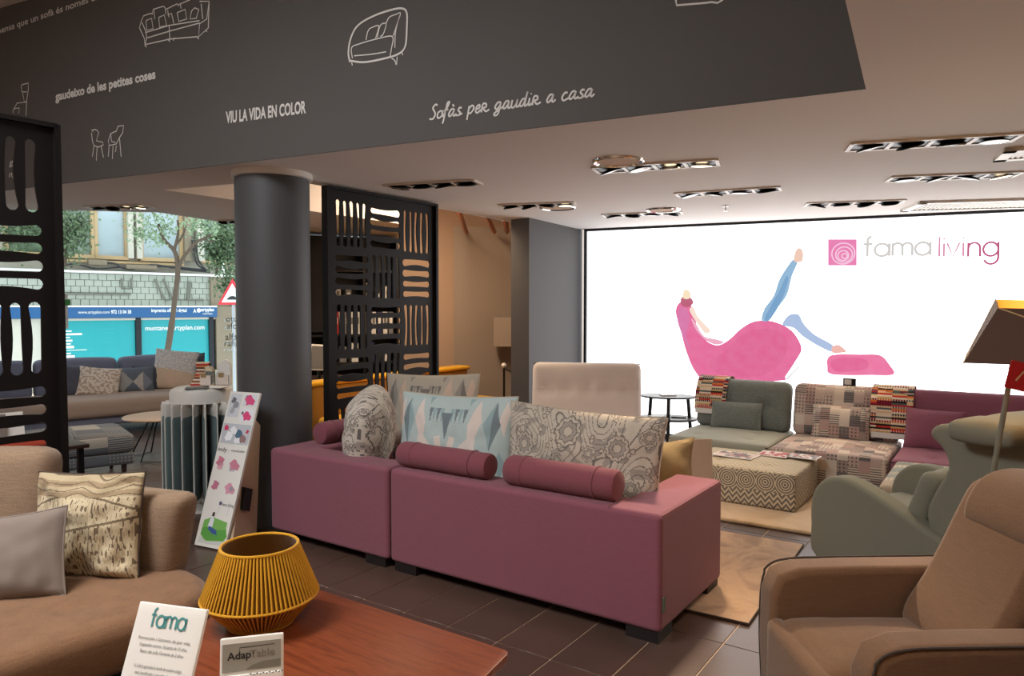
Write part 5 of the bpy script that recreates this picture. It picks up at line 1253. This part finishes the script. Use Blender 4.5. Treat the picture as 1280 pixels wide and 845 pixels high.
for i, x in enumerate((.58, .72, .88, 1.1, 1.3)): c = ['blue', 'grey', 'white', 'blue', 'white'][i]; binder(x, .866, c, '%s binder, %s from the left on the shelf below the red binders' % (BC[c][1], od[i]), rnd.uniform(.2, .3), .09)
t = thing('desk', 'dark office desk in front of the black shelf unit', 'desk', (-2.50, 8.50, 0), R(30))
MB().soft((0, 0, .755), (1.1, .55, .03), .005).build('desktop', M['dark_wood'], t)
for x in (-.5, .5): MB().box((x, 0, .37), (.04, .5, .74)).build('side_panel', M['black'], t, False)
p = DY(400, 450, 8.25); t = thing('monitor', 'small computer monitor with pale bezel on the office desk', 'monitor', (p.x, p.y, .77), R(50))
MB().soft((0, 0, .26), (.34, .035, .30), .01, Mx=Matrix.Rotation(.08, 4, 'Y')).build('case', M['white'], t); MB().box((0, -.019, .26), (.30, .003, .26), Mx=Matrix.Rotation(.08, 4, 'Y')).build('screen', M['grey_ink'], t, False); MB().tube([(0, .02, 0), (0, .02, .14)], .02, 8).build('stand', M['dark_metal'], t); MB().soft((0, .02, .008), (.2, .16, .016), .006).build('base', M['dark_metal'], t)
t = thing('yellow_sofa', 'mustard yellow sofa behind the pierced screen', 'sofa', (-2.13, 7.62, 0), math.atan2(2.2, 1.52))
MB().soft((1.35, .1, .45), (2.72, .2, .70), .06, (0, .01, 0), 8).build('back', M['yellow_dark'], t); MB().soft((1.35, -.35, .33), (2.6, .7, .2), .06, (0, 0, .02), 6).build('seat', M['yellow'], t)
MB().soft((1.35, .1, .785), (2.76, .23, .05), .022).build('top_roll', M['yellow'], t, label='bright yellow padded top edge')
for x in (.1, 2.6):
    for y in (.1, -.6): MB().tube([(x, y, 0), (x, y, .24)], .02, 8).build('leg', M['dark_wood'], t)
t = thing('handrail', 'thin handrail with white ball finials by the beige niche wall', 'handrail', (0, 0, 0))
for px, py, Y in ((630, 457, 9.3), (588, 487, 8.3)):
    p = DY(px, py, Y); MB().tube([(p.x, p.y, 0), p], .014, 8).build('post', M['dark_metal'], t); MB().lathe([(.035 * math.sin(k / 8 * math.pi), -.035 * math.cos(k / 8 * math.pi)) for k in range(9)], 16, Matrix.Translation(p)).build('ball', M['white'], t)
a = DY(630, 460, 9.3); b = DY(641, 466, 9.1); MB().tube([a, b], .014, 8).build('rail', M['black'], t)

# ================================================================ STREET
FD = Vector((.72, .69, 0)).normalized(); FP = Vector((-9.7, 20.1, 0)); frz = math.atan2(FD.y, FD.x); FN = Vector((FD.y, -FD.x, 0))
def fc(px, py, off=0.0):
    O = FP + FN * off; p = PL(px, py, O, FN); return ((p - FP).dot(FD), p.z)
GZ = -1.1
st = MB(); st.poly([(-30, 2, GZ), (2, 30, GZ), (-14, 46, GZ), (-46, 18, GZ)]); struct('road', st, plain('asphalt', (110, 108, 106), .85, scale=20))
mb = MB(); mb.poly([(-9.6, 6, 0.0), (-3.0, 13.2, 0.0), (-4.6, 14.8, -.02), (-11.2, 7.6, -.02)]); struct('pavement_near', mb, plain('pale paving', (165, 160, 152), .8, scale=20))
BLD = thing('office_building', 'pale building across the street with tan framed windows and a blue shop front', 'building', FP, frz)
M['stone'] = plain('pale stone block', (160, 162, 148), .85, var=.14, scale=3); M['stone_joint'] = plain('stone joint', (112, 110, 98), .9); M['concrete'] = plain('pale concrete', (186, 178, 162), .85)
M['tan_frame'] = plain('tan window frame', (176, 146, 104), .6); M['window_glass'] = plain('window glass with blinds', (160, 172, 174), .12, .0, .8, .1, 2); M['window_green'] = plain('glass with painted green reflection', (96, 112, 92), .12, 0, .8, .3, 4)  # green panes: mirrored greenery is put into the glass colour
M['blue_band'] = plain('blue sign band', (16, 76, 122), .5, var=.04); M['cyan'] = plain('cyan window film', (14, 140, 142), .45, var=.05, scale=1.0); M['brown_render'] = plain('olive brown render', (126, 112, 92), .9); M['olive_wall'] = plain('grey brown render', (150, 140, 120), .9)
zr = fc(185, 343)[1]; zb = fc(150, 383)[1]; zbb = fc(150, 397)[1]; zs = fc(150, 322)[1]; xl = -9.0; xr = fc(298, 380)[0] + 6
x5 = fc(268, 390)[0]
w1_ = MB(); w1_.box(((xl + xr) / 2, .3, (zb + zr) / 2), (xr - xl, .5, zr - zb)); w1_.build('parapet', M['stone_joint'], BLD, False)
w2 = MB(); w2.box(((xl + xr) / 2, .5, (GZ + 9) / 2), (xr - xl, .3, 9 - GZ)); w2.build('wall', M['concrete'], BLD, False)
w3 = MB(); w3.box(((x5 + xr) / 2, .02, (GZ + zb) / 2), (xr - x5, .3, zb - GZ)); w3.build('side_wall', M['brown_render'], BLD, False)
w4 = MB(); w4.box(((xl + x5) / 2, .02, (GZ + .2) / 2 + GZ * 0), (x5 - xl, .3, .5)); w4.build('plinth', M['olive_wall'], BLD, False)
bx0 = fc(-10, 360)[0]; bx1 = fc(272, 360)[0]; nb = 26; nr = 5; bwid = (bx1 - bx0) / nb; bh = (zr - zb - .04) / nr; pb = None
for r_i in range(nr):
    for k in range(nb):
        if pb is None: pb = MB().box((0, 0, 0), (bwid - .014, .05, bh - .012)).build('block', M['stone'], BLD, False); o = pb
        else: o = pb.copy(); COL.objects.link(o)
        o.location = (bx0 + bwid * (k + .5 + (.5 if r_i % 2 else 0)), .04 + .006 * rnd.random(), zb + .02 + bh * (r_i + .5))
rl = MB(); rl.tube([(xl, -.1, zr + .02), (xr, -.1, zr + .02)], .035, 6); rl.build('parapet_rail', M['white'], BLD)
rl = MB(); rl.box(((xl + x5) / 2, -.06, zb), (x5 - xl, .3, .04)); rl.build('ledge', M['white'], BLD, False)
bb = MB(); bb.box(((xl + x5) / 2, -.05, (zb + zbb) / 2 - .01), (x5 - xl, .3, zb - zbb - .02)); bb.build('blue_band', M['blue_band'], BLD, False)
def ftext(body, p0, p1, hpx, mat, off=.2, o_=0.0, lab=None):
    a = fc(*p0); b = fc(*p1); h = fc(p0[0], p0[1] - hpx)[1] - a[1]; return text(body, 'lettering', mat, BLD, (a[0], -off, a[1]), b[0] - a[0], h, 0, o_, 0, lab)
ftext('www.artyplan.com', (95, 392), (134, 391), 4, M['ink'], .21); ftext('972 13 04 38', (136, 392), (161, 391), 4.5, M['ink'], .21, .02)
ftext('impremta offset i digital', (186, 390), (230, 389), 4.5, M['ink'], .21, .02); ftext('A', (238, 391), (242, 391), 5, M['ink'], .21, .02); ftext('artyplan', (248, 389), (264, 389), 4.5, M['ink'], .21, .03); ftext('imprempta', (250, 393), (262, 393), 2.5, M['ink'], .21)
a = fc(245, 388); MB().lathe([(0, 0), (.06, 0)], 12, Matrix.Translation((a[0], -.215, a[1])) @ Matrix.Rotation(math.pi / 2, 4, 'X')).build('logo_disc', M['ink'], BLD, False)
for p0, p1 in (((60, 400), (168, 400)), ((176, 400), (260, 400)), ((-30, 400), (58, 400))):
    a = fc(*p0); b = fc(*p1); o = MB().box(((a[0] + b[0]) / 2, .0, (zbb - .06 + GZ + .3) / 2), (b[0] - a[0], .06, zbb - .06 - GZ - .3)).build('shop_window', M['cyan'] if p0[0] > 0 else M['concrete'], BLD, False)
for px in (58, 172, 263):
    a = fc(px, 420); MB().box((a[0], -.03, (zbb + GZ) / 2), (.13, .14, zbb - GZ)).build('mullion', M['dark_metal'], BLD, False)
a = fc(100, 400); MB().box(((xl + x5) / 2, -.03, zbb - .04), (x5 - xl, .1, .06)).build('shutter_box', M['concrete'], BLD, False)
ftext('muntaner.artyplan.com', (181, 413), (255, 412), 6, M['ink'], .04, .01)
for k, (w_, h_) in enumerate(((9, 2), (22, 3), (7, 2), (10, 3), (8, 2), (12, 4), (28, 1), (8, 2), (13, 4))):
    a = fc(80, 414 + k * 4); b = fc(80 + w_, 414 + k * 4); MB().box(((a[0] + b[0]) / 2, -.035, a[1]), (b[0] - a[0], .01, h_ * .016)).build('print_line', M['ink'], BLD, False)
for i, (b_, y_) in enumerate((('artplot', 402), ('disseny', 412), ('retolació', 430), ('rafia', 439))): ftext(b_, (277, y_), (296, y_), 5, M['ghost'], .15)
# raised sign outline letters on the parapet
def fpath(P, th=.03, name='outline_letter'):
    Q = [fc(*p) for p in P]; MB().tube([(x, -.02, z) for x, z in Q], th, 6).build(name, M['stone_joint'], BLD)
fpath([(193, 349), (206, 375), (216, 375), (204, 349)]); fpath([(222, 351), (222, 375), (234, 375), (236, 352)]); fpath([(238, 352), (236, 375), (254, 375)]); fpath([(152, 348), (153, 361), (164, 361), (164, 348)]); fpath([(72, 367), (163, 368)])
# cables on the roof of the shop front
for P in ([(75, 333), (95, 330), (120, 336), (150, 334), (165, 337), (190, 331), (230, 337), (262, 340)], [(132, 328), (145, 330), (158, 336), (200, 333), (262, 338)], [(240, 300), (243, 320), (248, 332), (262, 340)], [(244, 300), (248, 325), (258, 338)]):
    Q = spline([(fc(*p)[0], -.0, fc(*p)[1]) for p in P], 4); MB().tube(Q, .025, 5).build('cable', M['black'], BLD)
a = fc(122, 328); MB().soft((a[0], .05, a[1]), (.45, .2, .15), .04).build('cable_box', M['brown_render'], BLD); a = fc(177, 334); MB().soft((a[0], .05, a[1]), (.8, .2, .13), .05).build('cable_box', M['brown_render'], BLD)
# upper windows
zt = 4.9
for p0, p1, g in ((72, 119, 'window_green'), (123, 161, 'window_glass'), (180, 230, 'window_glass'), (256, 300, 'window_green'), (10, 66, 'window_green')):
    a = fc(p0, 320)[0]; b = fc(p1, 320)[0]; W__ = MB()
    for x in (a, b): W__.box((x, .24, (zs + zt) / 2), (.09, .14, zt - zs))
    W__.box(((a + b) / 2, .24, zs), (b - a + .1, .2, .1)); W__.box(((a + b) / 2, .24, zt), (b - a + .1, .2, .1))
    o = W__.build('window', M['tan_frame'], BLD, False); MB().box(((a + b) / 2, .28, (zs + zt) / 2), (b - a, .03, zt - zs)).build('pane', M[g], o, False)
a = fc(72, 330)[0]; b = fc(232, 330)[0]; MB().box(((a + b) / 2, .2, zs - .12), (b - a, .2, .06)).build('window_ledge', M['tan_frame'], BLD, False)
for p0, p1 in ((161, 168), (172, 179), (232, 240), (248, 256)):
    a = fc(p0, 300)[0]; b = fc(p1, 300)[0]; MB().box(((a + b) / 2, .18, (zs + zt) / 2), (b - a, .25, zt - zs)).build('pilaster', M['concrete'] if p0 != 232 else M['brown_render'], BLD, False)
a = fc(277, 330)[0]; MB().box((a, -.05, zr + .22), (.08, .1, .5)).build('rail_post', M['white'], BLD, False)
a = fc(273, 365); MB().box((a[0], -.02, (zb + zr) / 2), (.5, .12, zr - zb)).build('pier_block', M['brown_render'], BLD, False)
# foliage
M['leaf'] = NT('green leaves'); s = M['leaf']; M['leaf'] = s.fin(s.mix(s.noise(3.0), lin((58, 78, 50)), lin((112, 128, 92))), .6, 0, .3)
M['leaf_pale'] = NT('pale green leaves'); s = M['leaf_pale']; M['leaf_pale'] = s.fin(s.mix(s.noise(3.0), lin((104, 128, 92)), lin((160, 176, 140))), .6, 0, .3)
def leaves(blobs, n, size, mat, seed):
    rd = random.Random(seed); mb = MB()
    for _ in range(n):
        c, r = rd.choice(blobs); d = Vector((rd.gauss(0, .5), rd.gauss(0, .4), rd.gauss(0, .5))) * r; p = Vector(c) + d
        a = Vector((rd.uniform(-1, 1), rd.uniform(-1, 1), rd.uniform(-1, 1))).normalized() * size * rd.uniform(.6, 1.3); b = a.orthogonal().normalized() * size * .5
        b.rotate(Matrix.Rotation(rd.uniform(0, 6.3), 3, a.normalized()))
        mb.add([p - a, p + b, p + a, p - b], [(0, 1, 2, 3)])
    return mb
M['bark'] = plain('grey brown bark', (84, 68, 54), .9, var=.25, scale=12)
def dp(px, py, Y): return DY(px, py, Y)
t = thing('street_tree', 'thin street tree with forked trunk in front of the cyan shop windows', 'tree', dp(206, 480, 18.2) * 1)
t.location = (dp(206, 480, 18.2).x, 18.2, GZ)
def rela(P, o): return [Vector(p) - Vector(o.location) for p in P]
tr = MB(); Y = 18.2
tr.tube(rela(spline([dp(207, 440, Y) + Vector((0, 0, -2.0)), dp(207, 460, Y), dp(211, 430, Y), (dp(216, 395, Y)), dp(219, 370, Y), dp(222, 345, Y), dp(222, 333, Y)], 4), t), [.075] * 12 + [.06] * 13, 10)
tr.build('trunk', M['bark'], t)
for P, r in (([(222, 335), (221, 322), (217, 312), (209, 304), (204, 298), (201, 290), (198, 280)], .06), ([(223, 334), (229, 322), (237, 312), (245, 303), (255, 298), (266, 293)], .05), ([(218, 312), (221, 300), (223, 288), (222, 275)], .04), ([(219, 307), (225, 300), (230, 290), (232, 280)], .035), ([(256, 298), (262, 302), (268, 300)], .02)):
    Q = rela(spline([dp(x, y, Y) for x, y in P], 3), t); tr = MB(); tr.tube(Q, [r * (1 - .5 * i / len(Q)) for i in range(len(Q))], 7); tr.build('branch', M['bark'], t)
lv = leaves([(Vector(dp(x, y, Y)) - t.location, r) for x, y, r in ((180, 283, .35), (190, 290, .4), (200, 278, .4), (212, 282, .3), (172, 296, .25), (198, 297, .25), (240, 280, .3), (252, 278, .3), (264, 288, .2), (170, 270, .4), (205, 262, .5), (240, 262, .5))], 900, .055, None, 4)
o = lv.build('leaves', M['leaf_pale'], t, False, merge=False); o['kind'] = 'stuff'
for nm, lab, blobs, n, sd in (('shrub', 'leafy green shrub on the building ledge left of the windows', ((80, 285, .5), (92, 300, .4), (76, 310, .4), (86, 275, .5), (98, 285, .25), (40, 288, .5), (10, 290, .6), (20, 280, .5)), 2600, 16), ('shrub', 'leafy green shrub on the building ledge beside the column', ((270, 300, .5), (284, 290, .5), (284, 315, .5), (292, 340, .5), (272, 320, .3), (292, 300, .6), (288, 360, .3)), 2600, 8)):
    YY = 17.4 if blobs[0][0] < 100 else 19.3; c = dp(blobs[0][0], blobs[0][1], YY); t = thing(nm, lab, 'shrub', c)
    o = leaves([(Vector(dp(x, y, YY)) - c, r) for x, y, r in blobs], n, .06, None, sd).build('leaves', M['leaf'], t, False, merge=False); o['kind'] = 'stuff'
    MB().tube([(0, 0, -.9), (.05, 0, -.3), (0, .05, .1)], .03, 6).build('stem', M['bark'], t)
# road sign
p = dp(291, 381, 17.0); t = thing('road_sign', 'triangular red bordered speed bump warning sign on a pole outside', 'road sign', (p.x, p.y, GZ), 0)
s_ = .36; zc = p.z - GZ
def trip(k, dz=0): return [(-s_ * k, zc + .205 * (1 - k) + dz), (s_ * k, zc + .205 * (1 - k) + dz), (0, zc + .205 + (.62 - .205) * k + dz)]
M['sign_red'] = plain('sign red', (200, 40, 50), .5); M['pole_grey'] = plain('galvanised pole', (165, 168, 170), .5, .4)
MB().prism(trip(1), -.01, .01, .004, 1).build('border', M['sign_red'], t); MB().prism(trip(.72), -.014, .0).build('face', M['paper'], t, False)
MB().prism([(-.14, zc + .12), (.14, zc + .12), (.11, zc + .16), (.05, zc + .2), (0, zc + .21), (-.05, zc + .2), (-.11, zc + .16)], -.018, .0).build('symbol', M['black_ink'], t, False)
MB().tube([(.0, .03, 0), (.0, .03, zc + .5)], .035, 8).build('pole', M['pole_grey'], t)
lamp('SUN', (0, 0, 10), .8, (1, .96, .9), (6, 2.0, 4))
